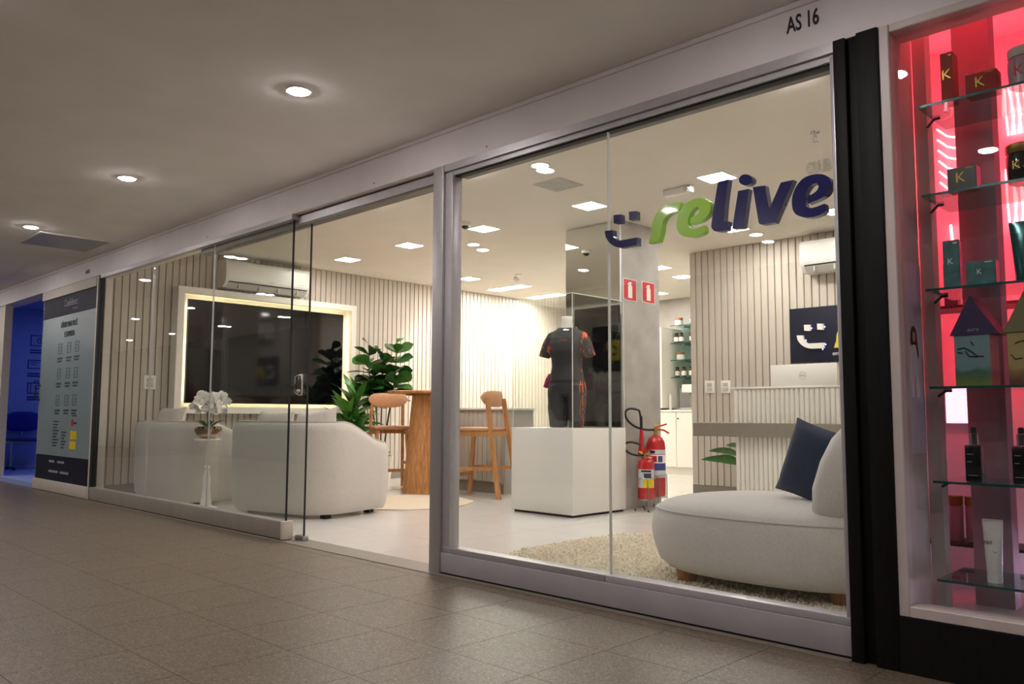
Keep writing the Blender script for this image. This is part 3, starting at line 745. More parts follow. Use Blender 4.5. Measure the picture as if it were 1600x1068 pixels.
# ------------------------------------------------------------------ plants by the television
def pot(t, r, h_, mat):
    MB().lathe([(r*.75, 0), (r, h_), (r*.92, h_), (r*.9, h_-0.03)], 28).build('pot', mat, t)
    MB().lathe([(r*.9, h_-0.04), (r*.01, h_-0.035)], 20).build('soil', 'soil', t)
rnd = random.Random(5)
t = thing('fiddle_leaf_fig', 'tall fiddle-leaf fig with glossy round leaves between television and bar table', 'plant', (-8.12, 3.12, 0))
pot(t, 0.16, 0.34, 'white_plastic')
fl_d = MB().leaf((0, 0, 0), (1, 0, 0.1), 1, 0.60, 0.22, 7, 0.2, 1.5).mesh('leaf'); fl_d.materials.append(MATS['leaf_dark'])
fl_m = MB().leaf((0, 0, 0), (1, 0, 0.1), 1, 0.60, 0.22, 7, 0.2, 1.5).mesh('leaf'); fl_m.materials.append(MATS['leaf_mid'])
for s_, (ax, ay, top) in enumerate(((0.11, 0.14, 1.70), (-0.10, -0.12, 1.66), (0.02, 0.0, 1.50), (0.16, 0.08, 1.30), (-0.10, -0.04, 1.34))):
    P_ = bez((ax*.25, ay*.25, 0.3), (ax*.35, ay*.35, 0.8), (ax, ay, 1.1), (ax, ay, top), 14)
    MB().tube(P_, 0.008, 6).build('stem', 'stem', t)
    n = 28 if top > 1.6 else 18
    for i in range(n):
        f_ = 0.52+0.48*i/(n-1); p = P_[min(14, int(f_*14))]
        a = i*2.4+s_; el = 0.15+0.75*max(0, (i/(n-1)-0.6))*2+rnd.uniform(-.15, .2)
        place(t, fl_d if rnd.random() < .62 else fl_m, 'leaf', p, (math.cos(a), math.sin(a), el), rnd.uniform(.22, .30)*(1 if i < n-3 else .8), rnd.uniform(-1.1, 1.1))
t = thing('dracaena', 'bushy green dracaena with long pointed leaves at the television corner', 'plant', (-8.21, 2.76, 0))
pot(t, 0.14, 0.32, 'taupe')
dl_m = MB().leaf((0, 0, 0), (1, 0, 0.2), 1, 0.21, 0.42, 7, 0.25, 0.8).mesh('leaf'); dl_m.materials.append(MATS['leaf_mid'])
dl_l = MB().leaf((0, 0, 0), (1, 0, 0.2), 1, 0.21, 0.42, 7, 0.25, 0.8).mesh('leaf'); dl_l.materials.append(MATS['leaf_light'])
for s_, (ax, ay, top) in enumerate(((0.03, 0.02, 1.00), (0.0, -0.05, 0.80), (0.06, 0.05, 0.62))):
    MB().tube([(ax*.3, ay*.3, .28), (ax, ay, top*.6), (ax, ay, top)], 0.013, 8).build('stem', 'stem', t)
    for i in range(26):
        a = i*2.4+s_; f_ = i/25; el = 0.25+1.9*f_**2
        L = rnd.uniform(.34, .46)
        d = Vector((math.cos(a), math.sin(a), el)).normalized()
        if abs(d.x) > 0.05: L = min(L, 0.31/abs(d.x))
        place(t, dl_m if rnd.random() < .7 else dl_l, 'leaf', (ax, ay, top-0.36*(1-f_)), d, L, rnd.uniform(-.8, .8))

# ------------------------------------------------------------------ bar table and stools
t = thing('bar_table', 'round oak bar table on a solid conical pedestal', 'table', (-6.93, 2.78, 0))
MB().lathe([(0.195, 0), (0.195, 0.012), (0.105, 1.035)], 40).build('pedestal', 'oak', t)
MB().lathe([(0.18, 1.036), (0.18, 1.055)], 36).build('collar', 'oak_dark', t)
MB().lathe([(0.365, 1.056), (0.375, 1.063), (0.375, 1.078), (0.365, 1.084)], 48).build('table_top', 'oak', t)
def stool(loc, rz, label):
    t = thing('bar_stool', label, 'bar stool', loc, rz, 'oak bar stools around the bar table')
    for s_ in (-1, 1):
        MB().bar((-0.33, s_*0.21, 0), (-0.175, s_*0.175, 1.0), 0.045, 0.03).build('leg', 'oak', t)
        MB().bar((0.24, s_*0.20, 0), (0.17, s_*0.16, 0.655), 0.04, 0.032).build('leg', 'oak', t)
        MB().bar((-0.235, s_*0.185, 0.64), (0.175, s_*0.165, 0.64), 0.05, 0.026).build('side_rail', 'oak', t)
        MB().bar((-0.285, s_*0.197, 0.29), (0.21, s_*0.183, 0.29), 0.032, 0.022).build('foot_rail', 'oak', t)
    MB().bar((0.215, -0.185, 0.22), (0.215, 0.185, 0.22), 0.032, 0.022).build('foot_rail', 'oak', t)
    MB().bar((-0.225, -0.18, 0.64), (-0.225, 0.18, 0.64), 0.05, 0.024).build('rear_rail', 'oak', t)
    MB().rbox(-0.21, 0.20, -0.20, 0.20, 0.666, 0.705, 0.018, 4).build('seat', 'tan_leather', t, 60)
    rings = []
    for k in range(21):
        u = -1+2*k/20; y = 0.225*u; x = -0.185+0.055*u*u; hh = 0.085*math.sqrt(max(0.03, 1-abs(u)**3.2)); th = 0.02*math.sqrt(max(0.08, 1-abs(u)**4))
        zc = 1.005+0.012*(1-u*u)*-1
        rings.append([(x+th*math.cos(2*math.pi*j/14), y, zc+hh*math.sin(2*math.pi*j/14)) for j in range(14)])
    MB().loft(rings).build('backrest', 'tan_leather', t, 60)
stool((-7.52, 2.80, 0), R(-28), 'oak bar stool with tan curved backrest, left of the bar table')
stool((-6.22, 2.98, 0), R(197), 'oak bar stool seen from the side, right of the door mullion')

# slatted counter behind the bar table
t = thing('service_counter', 'low slat-fronted counter with pale top behind the bar stools', 'counter', (-7.62, 3.29, 0))
MB().box(0.0, 1.43, 0.03, 0.45, 0.0, 0.88).build('carcass', 'wall_white', t)
MB().box(0.0, 1.40, 0.02, 0.03, 0.0, 0.115).build('kick_board', 'taupe', t)
me = MB().rbox(0, 0.066, 0, 0.03, 0.12, 0.882, 0.003, 1).mesh('slat'); me.materials.append(MATS['slat'])
for k in range(19): link('slat', me, None, t, (0.002+k*0.0735, 0.0, 0))
MB().box(1.40, 1.43, 0.0, 0.03, 0.1, 0.882).build('corner_post', 'slat', t)
MB().rbox(1.431, 1.445, 0.0, 0.45, 0.0, 0.882, 0.003, 1).build('end_panel', 'concrete', t)
MB().rbox(-0.01, 1.47, -0.02, 0.46, 0.884, 0.908, 0.004).build('counter_top', 'desk_white', t)
t = thing('office_chair', 'black chair with rounded back, top just showing behind the plinth', 'chair', (-5.75, 4.35, 0), R(200))
MB().rbox(-0.24, 0.24, -0.24, 0.24, 0.44, 0.50, 0.025, 3).build('seat', 'dark', t)
rings = []
for k in range(17):
    u = -1+2*k/16; hh = 0.15*math.sqrt(max(.03, 1-abs(u)**3)); rings.append([(0.23*u, -0.23+0.05*(u*u-1)*-1+0.02*math.cos(2*math.pi*j/12), 0.66+hh*math.sin(2*math.pi*j/12)) for j in range(12)])
MB().loft(rings).build('backrest', 'dark', t, 60)
MB().tube([(0, -0.22, .47), (0, -0.27, .52), (0, -0.22, .60)], 0.018).build('back_post', 'dark', t)
for sx in (-1, 1):
    for sy in (-1, 1): MB().bar((sx*.22, sy*.22, 0), (sx*.18, sy*.18, .44), .03, .03).build('leg', 'dark', t)

# ------------------------------------------------------------------ display plinth, case, mannequin
t = thing('display_plinth', 'glossy white cube plinth in the middle of the shop floor', 'plinth', (-5.075, 2.27, 0))
MB().rbox(0.0, 0.70, 0.0, 0.72, 0.02, 0.724, 0.004).build('body', 'plinth', t)
MB().box(0.02, 0.68, 0.02, 0.70, 0.0, 0.02).build('recessed_foot', 'gap', t)
t = thing('display_case', 'clear acrylic display case standing on the white plinth', 'display case', (-5.065, 2.28, 0.725))
cw, cd, ch, ct = 0.68, 0.70, 1.11, 0.006
for b in ((0, cw, 0, ct, 0, ch), (0, cw, cd-ct, cd, 0, ch), (0, ct, ct, cd-ct, 0, ch), (cw-ct, cw, ct, cd-ct, 0, ch), (0, cw, 0, cd, ch, ch+ct)):
    MB().box(*b).build('panel', 'glass_case', t)
ed = MB()
for x, y in ((0, 0), (cw, 0), (cw, cd), (0, cd)): MB().box(x-.0025, x+.0025, y-.0025, y+.0025, 0, ch).build('edge', 'acrylic_edge', t)
for b in ((0, cw, -.002, .002), (0, cw, cd-.002, cd+.002), (-.002, .002, 0, cd), (cw-.002, cw+.002, 0, cd)): MB().box(b[0], b[1], b[2], b[3], ch+ct, ch+ct+.006).build('edge', 'acrylic_edge', t)

def el_ring(cx, cy, a, b, z, n=20): return [(cx+a*math.cos(2*math.pi*k/n), cy+b*math.sin(2*math.pi*k/n), z) for k in range(n)]
def mannequin(loc, rz, top_mat, leg_mat, label, sc=1.0):
    t = thing('mannequin', label, 'mannequin', loc, rz); t.scale = (sc, sc, sc)
    lg = MB()
    for s_ in (-1, 1):
        lg.loft([el_ring(s_*x, y, a, b, z) for x, y, a, b, z in ((.082, .0, .066, .072, 0), (.085, 0, .07, .078, .08), (.088, .0, .08, .09, .2), (.088, .004, .088, .102, .30), (.078, .006, .09, .105, .37))])
    lg.loft([el_ring(0, y, a, b, z) for y, a, b, z in ((.006, .10, .07, .27), (.008, .15, .10, .29), (.01, .172, .114, .33), (.008, .17, .112, .38), (.0, .15, .10, .44), (0, .135, .09, .47))])
    o = remesh(lg.build('leggings', leg_mat, t, 60), 0.009)
    sh = MB().loft([el_ring(0, y, a, b, z) for y, a, b, z in ((0, .160, .112, .40), (0, .150, .106, .46), (0, .138, .098, .53), (0, .142, .104, .60), (-.008, .156, .120, .67), (-.006, .162, .116, .73), (.0, .160, .094, .79), (.006, .135, .074, .84), (.01, .085, .06, .875))])
    for s_ in (-1, 1):
        P_ = [(s_*.10, .005, .815), (s_*.14, .005, .80), (s_*.168, .004, .755), (s_*.192, .002, .69), (s_*.212, 0, .615)]
        sh.tube(P_, [.042, .046, .047, .049, .052], 14)
    remesh(sh.build('shirt', top_mat, t, 60), 0.009, 4)
    MB().loft([el_ring(0, .01, a, a*1.05, z) for a, z in ((.06, .84), (.052, .90), (.048, .94), (.050, .972), (.046, .976))]).build('neck', 'mannequin', t, 60)
    cl = [Vector((.082*math.cos(2*math.pi*k/24), .012+.062*math.sin(2*math.pi*k/24), .872+.014*math.sin(2*math.pi*k/24))) for k in range(24)]
    MB().tube(cl, .007, 6, True).build('collar', 'text_black', t)
    return t
t = mannequin((-4.735, 2.62, 0.7265), R(24), 'shirt', 'leggings', 'headless mannequin in dark sports shirt and leggings with orange flame print')
MB().box(-0.03, 0.03, -0.124, -0.118, .755, .763).build('chest_print', 'red_sign', t)
mannequin((-4.935, 2.735, 0.7265), R(65), 'magenta', 'text_black', 'mannequin in magenta top mostly hidden behind the dark one', 0.57)

# ------------------------------------------------------------------ fire extinguishers, stands, signs
def sign(y, z, label):
    t = thing('extinguisher_sign', label, 'sign', (-4.4545, y, z), R(90), 'red extinguisher signs on the column')
    MB().box(-0.10, 0.10, -0.003, 0, -0.10, 0.10).build('plate', 'sign_white', t)
    MB().box(-0.094, 0.094, -0.0045, -0.003, -0.094, 0.094).build('field', 'red_sign', t)
    p = MB().prism([(-.03, -.075), (.03, -.075), (.03, .03), (.018, .045), (.012, .052), (.024, .065), (.006, .075), (-.022, .068), (-.04, .045), (-.032, .04), (-.012, .058), (-.012, .05), (-.03, .03)], -0.0065, -0.0045)
    p.build('pictogram', 'sign_white', t)
    MB().box(-.088, -.055, -.006, -.0045, -.088, -.078).build('small_print', 'poster_faint', t)
sign(3.175, 1.975, 'red fire extinguisher sign on the concrete column, left of two')
sign(3.465, 1.98, 'red fire extinguisher sign on the concrete column, right of two')
def wire_stand(x, y, r, h_, label):
    t = thing('extinguisher_stand', label, 'stand', (x, y, 0), 0, 'wire extinguisher stands')
    def circ(z, rr_): return [(rr_*math.cos(2*math.pi*k/28), rr_*math.sin(2*math.pi*k/28), z) for k in range(28)]
    MB().tube(circ(h_, r), 0.004, 6, True).build('ring', 'steel', t); MB().tube(circ(0.10, r*.95), 0.004, 6, True).build('ring', 'steel', t)
    MB().tube([(-r, 0, .1), (r, 0, .1)], .004, 6).build('cross_bar', 'steel', t)
    for k in range(4):
        a = math.pi/4+k*math.pi/2; c, s = math.cos(a), math.sin(a)
        MB().tube([(c*r*1.2, s*r*1.2, 0.008), (c*r, s*r, .10), (c*r, s*r, h_)], .004, 6).build('leg', 'steel', t)
        MB().lathe([(.006, 0), (.006, .02)], 8, (c*r*1.2, s*r*1.2, 0)).build('foot', 'black_rubber', t)
def arc_label(t, r, z0, z1, a0, a1, mat, name='label'):
    n = 14; mb = MB(); A_ = [R(a0+(a1-a0)*k/n) for k in range(n+1)]
    rings = [[(r*math.cos(a), r*math.sin(a), z0), (r*math.cos(a), r*math.sin(a), z1), ((r+.0012)*math.cos(a), (r+.0012)*math.sin(a), z1), ((r+.0012)*math.cos(a), (r+.0012)*math.sin(a), z0)] for a in A_]
    return mb.loft(rings).build(name, mat, t)
# small powder extinguisher
ES = (-4.262, 3.13)
wire_stand(ES[0], ES[1], 0.082, 0.285, 'wire floor stand holding the small red extinguisher')
t = thing('fire_extinguisher', 'small red fire extinguisher with yellow label, beside the plinth', 'fire extinguisher', (ES[0], ES[1], 0.105))
MB().lathe([(.03, 0), (.07, .004), (.073, .02), (.073, .30), (.066, .33), (.045, .348), (.02, .355)], 32).build('cylinder', 'red_paint', t)
arc_label(t, .0735, .10, .26, -120, 10, 'label_grey'); arc_label(t, .0748, .10, .175, -75, 0, 'yellow'); arc_label(t, .0748, .185, .225, -70, -20, 'poster_print'); arc_label(t, .0748, .236, .252, -90, -20, 'text_black')
vl = MB().lathe([(.02, .355), (.02, .39), (.014, .395)], 12).build('valve', 'brass', t)
MB().bar((-.02, 0, .40), (.075, -.03, .43), .012, .02).build('handle', 'red_paint', t); MB().bar((-.02, 0, .375), (.08, -.03, .375), .01, .018).build('handle', 'red_paint', t)
MB().tube([(-.02, -.02, .39), (-.05, -.03, .41), (-.04, .0, .40)], .006, 6).build('safety_seal', 'yellow', t)
MB().tube(bez((0, 0, .385), (-.16, -.16, .34), (-.20, -.18, .56), (-.03, -.03, .47), 16), .010, 8).build('hose', 'black_rubber', t)
# tall carbon dioxide extinguisher
EL = (-4.345, 3.40)
wire_stand(EL[0], EL[1], 0.098, 0.30, 'wire floor stand holding the tall red extinguisher')
t = thing('fire_extinguisher', 'tall red fire extinguisher with blue label and long horn, at the column', 'fire extinguisher', (EL[0], EL[1], 0.105))
MB().lathe([(.03, 0), (.082, .005), (.087, .02), (.087, .44), (.08, .49), (.06, .525), (.03, .545), (.02, .55)], 32).build('cylinder', 'red_paint', t)
arc_label(t, .0875, .38, .42, -110, 20, 'label_grey'); arc_label(t, .0875, .30, .375, -110, 20, 'sign_white'); arc_label(t, .0875, .235, .30, -110, 20, 'label_blue'); arc_label(t, .0875, .17, .235, -110, 20, 'label_grey')
arc_label(t, .0888, .31, .365, -78, -50, 'red_sign', 'hazard_mark'); arc_label(t, .0888, .31, .365, -42, -14, 'label_blue', 'hazard_mark'); arc_label(t, .0888, .388, .412, -90, -60, 'text_black', 'lettering')
MB().lathe([(.018, .548), (.018, .585), (.024, .59), (.024, .61), (.012, .615)], 12).build('valve', 'brass', t)
MB().bar((-.01, 0, .615), (.09, .05, .65), .012, .02).build('handle', 'red_paint', t)
MB().tube([(.01, 0, .60), (.06, .04, .595), (.10, .07, .565)], .008, 8).build('handle', 'red_paint', t)
MB().tube([(0, 0, .61), (.0, .01, .66), (.02, .03, .645), (.005, 0, .62)], .005, 6).build('safety_seal', 'yellow', t)
hs = bez((0, 0, .60), (-.10, -.35, .56), (-.12, -.45, .86), (-.02, -.22, .77), 18)
MB().tube(hs+[Vector((-.02, -.195, .70)), Vector((-.02, -.19, .62))], .010, 8).build('hose', 'black_rubber', t)
MB().tube([(-.02, -.195, .72), (-.02, -.19, .60)], .014, 10).build('grip', 'black_rubber', t)
MB().lathe([(.014, .60), (.018, .55), (.022, .48), (.034, .38), (.036, .37)], 20, (-.02, -.19, 0)).build('horn', 'red_paint', t)

# ------------------------------------------------------------------ reception desk
t = thing('reception_desk', 'white fluted reception desk with a thick taupe ledge', 'desk', (0, 3.9, 0))
MB().rbox(-4.265, -2.2, 0.0, 0.70, 0.642, 0.766, 0.003, 1).build('ledge', 'taupe', t)
MB().box(-3.885, -2.2, 0.125, 0.16, 0, 0.641).build('lower_panel', 'desk_white', t)
MB().box(-3.885, -2.2, 0.105, 0.14, 0.767, 1.075).build('upper_panel', 'desk_white', t)
MB().rbox(-3.90, -2.2, 0.07, 0.16, 1.076, 1.094, 0.003, 1).build('counter_top', 'desk_white', t)
fa = MB().lathe([(.0215, 0), (.0215, .640)], 14).mesh('flute'); fa.materials.append(MATS['desk_white'])
fc = MB().lathe([(.0215, 0), (.0215, .307)], 14).mesh('flute'); fc.materials.append(MATS['desk_white'])
for k in range(37):
    link('flute', fa, None, t, (-3.862+k*.0455, .125, 0)); link('flute', fc, None, t, (-3.862+k*.0455, .105, .767))
t = thing('monitor', 'white monitor back with round dell logo above the reception desk', 'monitor', (-3.33, 4.25, 0.767))
MB().rbox(-.315, .315, 0, .03, .17, .535, .008).build('housing', 'white_plastic', t)
MB().box(-.305, .305, .0305, .032, .18, .525).build('screen', 'screen', t)
MB().rbox(-.03, .03, .03, .05, .03, .3, .004).build('stand_post', 'grey_plastic', t); MB().rbox(-.12, .12, -.02, .14, 0, .012, .004).build('stand_base', 'grey_plastic', t)
lg = MB().tube([(.032*math.cos(2*math.pi*k/24), -.001, .43+.032*math.sin(2*math.pi*k/24)) for k in range(24)], .0022, 6, True).build('logo', 'grey_plastic', t)
text('lettering', 'DELL', .02, 'taupe', lg, (0, -.0012, .43))
t = thing('navy_sign', 'navy wall sign with white smiling face logo behind the desk', 'sign', (-3.712, YS-0.019, 1.352))
MB().rbox(0, 1.15, -.02, 0, 0, .535, .002, 1).build('board', 'navy_sign', t)

# ------------------------------------------------------------------ lettering on the glass
LOGO = {'sq1': [(-2.194, 1.716), (-2.154, 1.713), (-2.154, 1.675), (-2.193, 1.679)], 'sq2': [(-2.11, 1.717), (-2.072, 1.714), (-2.072, 1.676), (-2.109, 1.68)],
'smile': [(-2.243, 1.652), (-2.22, 1.651), (-2.2, 1.649), (-2.2, 1.634), (-2.195, 1.618), (-2.183, 1.605), (-2.167, 1.598), (-2.118, 1.597), (-2.068, 1.597), (-2.069, 1.563), (-2.113, 1.564), (-2.157, 1.565), (-2.185, 1.573), (-2.209, 1.588), (-2.227, 1.607), (-2.239, 1.628)],
'r': [(-2.009, 1.562), (-1.999, 1.589), (-1.993, 1.607), (-1.989, 1.641), (-1.974, 1.676), (-1.952, 1.695), (-1.923, 1.709), (-1.891, 1.715), (-1.845, 1.712), (-1.856, 1.675), (-1.884, 1.676), (-1.909, 1.669), (-1.927, 1.655), (-1.937, 1.638), (-1.942, 1.605), (-1.958, 1.561)],
'e1': [(-1.732, 1.571), (-1.752, 1.561), (-1.783, 1.557), (-1.813, 1.56), (-1.84, 1.57), (-1.859, 1.589), (-1.868, 1.615), (-1.865, 1.642), (-1.855, 1.668), (-1.838, 1.691), (-1.814, 1.706), (-1.783, 1.714), (-1.753, 1.713), (-1.726, 1.702), (-1.71, 1.686), (-1.707, 1.663), (-1.713, 1.643), (-1.731, 1.626), (-1.758, 1.615), (-1.8, 1.612), (-1.803, 1.626), (-1.798, 1.638), (-1.778, 1.642), (-1.762, 1.653), (-1.757, 1.667), (-1.764, 1.677), (-1.777, 1.677), (-1.794, 1.666), (-1.806, 1.65), (-1.812, 1.63), (-1.811, 1.609), (-1.797, 1.595), (-1.775, 1.591), (-1.737, 1.597)],
'l': [(-1.671, 1.764), (-1.624, 1.765), (-1.633, 1.716), (-1.641, 1.666), (-1.648, 1.598), (-1.628, 1.596), (-1.634, 1.562), (-1.662, 1.561), (-1.688, 1.565), (-1.703, 1.581), (-1.703, 1.602), (-1.686, 1.691)],
'i': [(-1.583, 1.709), (-1.538, 1.709), (-1.565, 1.558), (-1.612, 1.562)],
'dot': [(-1.521, 1.741), (-1.523, 1.733), (-1.53, 1.728), (-1.539, 1.725), (-1.55, 1.725), (-1.562, 1.729), (-1.571, 1.736), (-1.577, 1.744), (-1.579, 1.753), (-1.577, 1.761), (-1.57, 1.767), (-1.561, 1.77), (-1.549, 1.769), (-1.538, 1.765), (-1.529, 1.759), (-1.523, 1.75)],
'v': [(-1.52, 1.712), (-1.47, 1.709), (-1.455, 1.613), (-1.405, 1.708), (-1.355, 1.708), (-1.432, 1.559), (-1.486, 1.56), (-1.499, 1.568)],
'e2': [(-1.236, 1.569), (-1.255, 1.56), (-1.284, 1.555), (-1.315, 1.559), (-1.344, 1.572), (-1.36, 1.593), (-1.364, 1.623), (-1.36, 1.651), (-1.348, 1.677), (-1.327, 1.7), (-1.301, 1.711), (-1.269, 1.712), (-1.241, 1.705), (-1.22, 1.688), (-1.215, 1.664), (-1.222, 1.641), (-1.237, 1.626), (-1.263, 1.616), (-1.301, 1.609), (-1.305, 1.625), (-1.302, 1.638), (-1.284, 1.641), (-1.266, 1.652), (-1.26, 1.665), (-1.266, 1.677), (-1.28, 1.678), (-1.296, 1.669), (-1.308, 1.651), (-1.313, 1.626), (-1.311, 1.604), (-1.3, 1.593), (-1.279, 1.59), (-1.24, 1.597)]}
def logo_piece(key, parent, name, mat, y0, y1, f=lambda x, z: (x, z)):
    MB().prism([f(*p) for p in smooth_poly(LOGO[key])], y0, y1).build(name, mat, parent, 30)
t = thing('shop_sign_lettering', 'raised relive lettering with smiling face, green and navy, on the window', 'sign', (-1.75, 0.0, 1.55))
off = lambda x, z: (x+1.75, z-1.55)
for k, n_, m_ in (('sq1', 'eye', 'logo_navy'), ('sq2', 'eye', 'logo_navy'), ('smile', 'smile', 'logo_navy'), ('r', 'letter_r', 'logo_green'), ('e1', 'letter_e', 'logo_green'), ('l', 'letter_l', 'logo_navy'), ('i', 'letter_i', 'logo_navy'), ('dot', 'letter_dot', 'logo_navy'), ('v', 'letter_v', 'logo_navy'), ('e2', 'letter_e', 'logo_navy')):
    logo_piece(k, t, n_, m_, -0.030, 0.0035 if False else 0.002, off)
text('letters_club', 'CLUB', .062, 'clear_letter', t, (.482, -.006, .192), ext=.006, xs=.62, bold=.002)
ns = bpy.data.objects['navy_sign']
sg = lambda x, z: (0.082+(x+2.243)*1.56, 0.128+(z-1.563)*1.56)
for k, n_, m_ in (('sq1', 'eye', 'sign_white'), ('sq2', 'eye', 'sign_white'), ('smile', 'smile', 'sign_white'), ('r', 'letter_r', 'logo_yellow'), ('e1', 'letter_e', 'logo_yellow')):
    logo_piece(k, ns, n_, m_, -.045, -.0205, sg)
text('strapline', 'emagrecimento', .055, 'sign_white', ns, (.42, -.0215, .075), align='LEFT', xs=.9, shear=.2)
for x, z in ((.225, .33), (.355, .335), (.165, .215), (.36, .165), (.33, .12)):
    MB().ell((x, -.024, z), .006, .004, .006, 10, 6).build('glare_dot', 'glare_dot', ns)  # violet lens glare around the logo, modelled as small glowing beads

# peace lily behind the desk corner
t = thing('peace_lily', 'peace lily leaf poking out from behind the fluted desk', 'plant', (-3.96, 4.40, 0))
pot(t, .10, .22, 'white_plastic')
rnd = random.Random(2)
ll = MB().leaf((0, 0, 0), (1, 0, 0.1), 1, .30, .45, 8, .2, .9).mesh('leaf'); ll.materials.append(MATS['leaf_mid'])
for a, z, L in ((2.95, .44, .34), (3.35, .36, .36), (2.5, .5, .28), (3.7, .40, .25), (.4, .4, .26), (1.4, .46, .28), (-.9, .42, .26)):
    tip = Vector((.10*math.cos(a), .10*math.sin(a), z))
    MB().tube(bez((0, 0, .18), (0, 0, .3), tip*.8, tip, 8), .004, 6).build('stalk', 'leaf_mid', t)
    place(t, ll, 'leaf', tip, (math.cos(a), math.sin(a), .35), L*.95, .9)

# ------------------------------------------------------------------ pantry niche
t = thing('base_cabinet', 'white base cabinet with worktop in the pantry niche', 'cabinet', (-8.2, 7.18, 0))
MB().box(0, 3.33, .02, .56, .10, .885).build('carcass', 'desk_white', t); MB().box(0, 3.33, .05, .56, 0, .10).build('kick_board', 'wall_white', t)
for k in range(5):
    x0 = .99+k*.62-.33*0
    if x0+.61 > 3.33: continue
    d_ = MB().rbox(x0, x0+.612, 0, .019, .108, .883, .002, 1).build('door', 'desk_white', t)
    MB().lathe([(.008, 0), (.012, .018)], 10).build('knob', 'dark', d_, loc=(x0+.65-.615, 0, .79), rot=(R(90), 0, 0))
MB().rbox(0, 3.33, -.015, .565, .887, .915, .003, 1).build('worktop', 'desk_white', t)
for k, (z, l) in enumerate(((2.15, 'green glass pantry shelf, topmost of four'), (1.89, 'green glass pantry shelf, second from top'), (1.64, 'green glass pantry shelf, third from top'), (1.385, 'green glass pantry shelf, lowest of four'))):
    t = thing('glass_shelf', l, 'shelf', (-6.83, 7.42, z), 0, 'glass shelves in the pantry niche')
    MB().box(0, 1.2, 0, YB-7.42, 0, .010).build('pane', 'glass_shelf', t)
    MB().box(0, 1.2, -.002, 0, 0.0, .010).build('edge', 'teal_tube', t)
    for x in (.16, .9): MB().box(x, x+.015, .10, YB-7.42, -.02, -.001).build('bracket', 'steel', t)
def jar(x, z, wide, label):
    t = thing('supplement_jar', label, 'jar', (x, 7.50, z), 0, 'jars on the pantry shelves')
    if wide:
        MB().lathe([(.055, 0), (.06, .008), (.06, .075), (.05, .08)], 20).build('body', 'sign_white', t); MB().lathe([(.058, .081), (.058, .112)], 20).build('lid', 'cork', t)
    else:
        MB().lathe([(.034, 0), (.036, .006), (.036, .10), (.022, .12), (.022, .125)], 18).build('body', 'amber', t); MB().lathe([(.026, .126), (.026, .152)], 16).build('lid', 'dark', t)
        MB().lathe([(.0368, .025), (.0368, .09)], 18).build('label', 'sign_white', t)
for x, z, wd, l in ((-6.73, 2.16, 1, 'wide white jar on the top pantry shelf'), (-6.50, 2.16, 0, 'amber jar on the top pantry shelf, by the wall corner'),
                    (-6.775, 1.90, 0, 'amber jar on the second pantry shelf, left of the pair'), (-6.69, 1.90, 0, 'amber jar on the second pantry shelf, right of the pair'), (-6.51, 1.90, 0, 'amber jar on the second pantry shelf, alone at right'),
                    (-6.71, 1.65, 1, 'wide white jar on the third pantry shelf'), (-6.47, 1.65, 0, 'amber jar on the third pantry shelf, by the wall corner'),
                    (-6.765, 1.395, 0, 'amber jar on the lowest pantry shelf, first from left'), (-6.655, 1.395, 0, 'amber jar on the lowest pantry shelf, second from left'), (-6.53, 1.395, 0, 'amber jar on the lowest pantry shelf, third from left')):
    jar(x, z+.0005, wd, l)
t = thing('coffee_machine', 'grey coffee machine on the pantry worktop under the shelves', 'coffee machine', (-6.62, 7.40, .9155))
MB().rbox(-.17, .17, 0, .28, 0, .03, .005).build('base', 'steel', t); MB().rbox(-.17, .17, .18, .28, .03, .37, .005).build('back', 'alu_light', t)
MB().rbox(-.02, .17, .0, .18, .25, .37, .012).build('head', 'white_plastic', t); MB().rbox(.03, .10, .12, .18, .03, .25, .005).build('column', 'steel', t)
for x in (-.12, -.045): MB().lathe([(.026, 0), (.026, .01), (.018, .014)], 16).build('dial', 'label_blue', t, loc=(x, .179, .345), rot=(R(90), 0, 0))
tag(MB().lathe([(.02, 0), (.022, .005), (.022, .2), (.016, .215), (.016, .23)], 16).build('white_bottle', 'white_plastic', None, 35, (-6.805, 7.36, .9155)), 'slim white bottle on the pantry worktop, left of the coffee machine', 'bottle')

# ------------------------------------------------------------------ ceiling fittings
t = thing('speaker_grille', 'square white speaker grille in the shop ceiling', 'speaker', (-4.12, 1.80, H))
MB().rbox(-.14, .14, -.14, .14, -.008, -.0005, .003, 1).build('frame', 'grey_plastic', t)
for k in range(12): MB().box(-.125, .125, -.122+k*.021, -.108+k*.021, -.0105, -.008).build('slat', 'grey_plastic', t)
t = thing('emergency_light', 'slim white emergency light under the ceiling, left of letter l', 'emergency light', (-3.5, 2.52, H))
MB().rbox(-.125, .125, -.03, .03, -.055, -.001, .006).build('housing', 'white_plastic', t)
MB().lathe([(.022, 0), (.026, .012), (.02, .025)], 16).build('lamp_head', 'chrome', t, loc=(.10, -.03, -.03), rot=(R(90), 0, 0))
t = thing('sprinkler', 'chrome fire sprinkler in the ceiling at top right', 'sprinkler', (-2.17, 2.02, H))
MB().lathe([(.03, -.001), (.028, -.006), (.01, -.008), (.008, -.03)], 16).build('base', 'chrome', t)
MB().tube([(.010, 0, -.028), (.013, 0, -.045), (.003, 0, -.06)], .003, 6).build('yoke', 'chrome', t); MB().tube([(-.010, 0, -.028), (-.013, 0, -.045), (-.003, 0, -.06)], .003, 6).build('yoke', 'chrome', t)
MB().lathe([(.02, -.063), (.022, -.06), (.004, -.058)], 14).build('deflector', 'chrome', t)
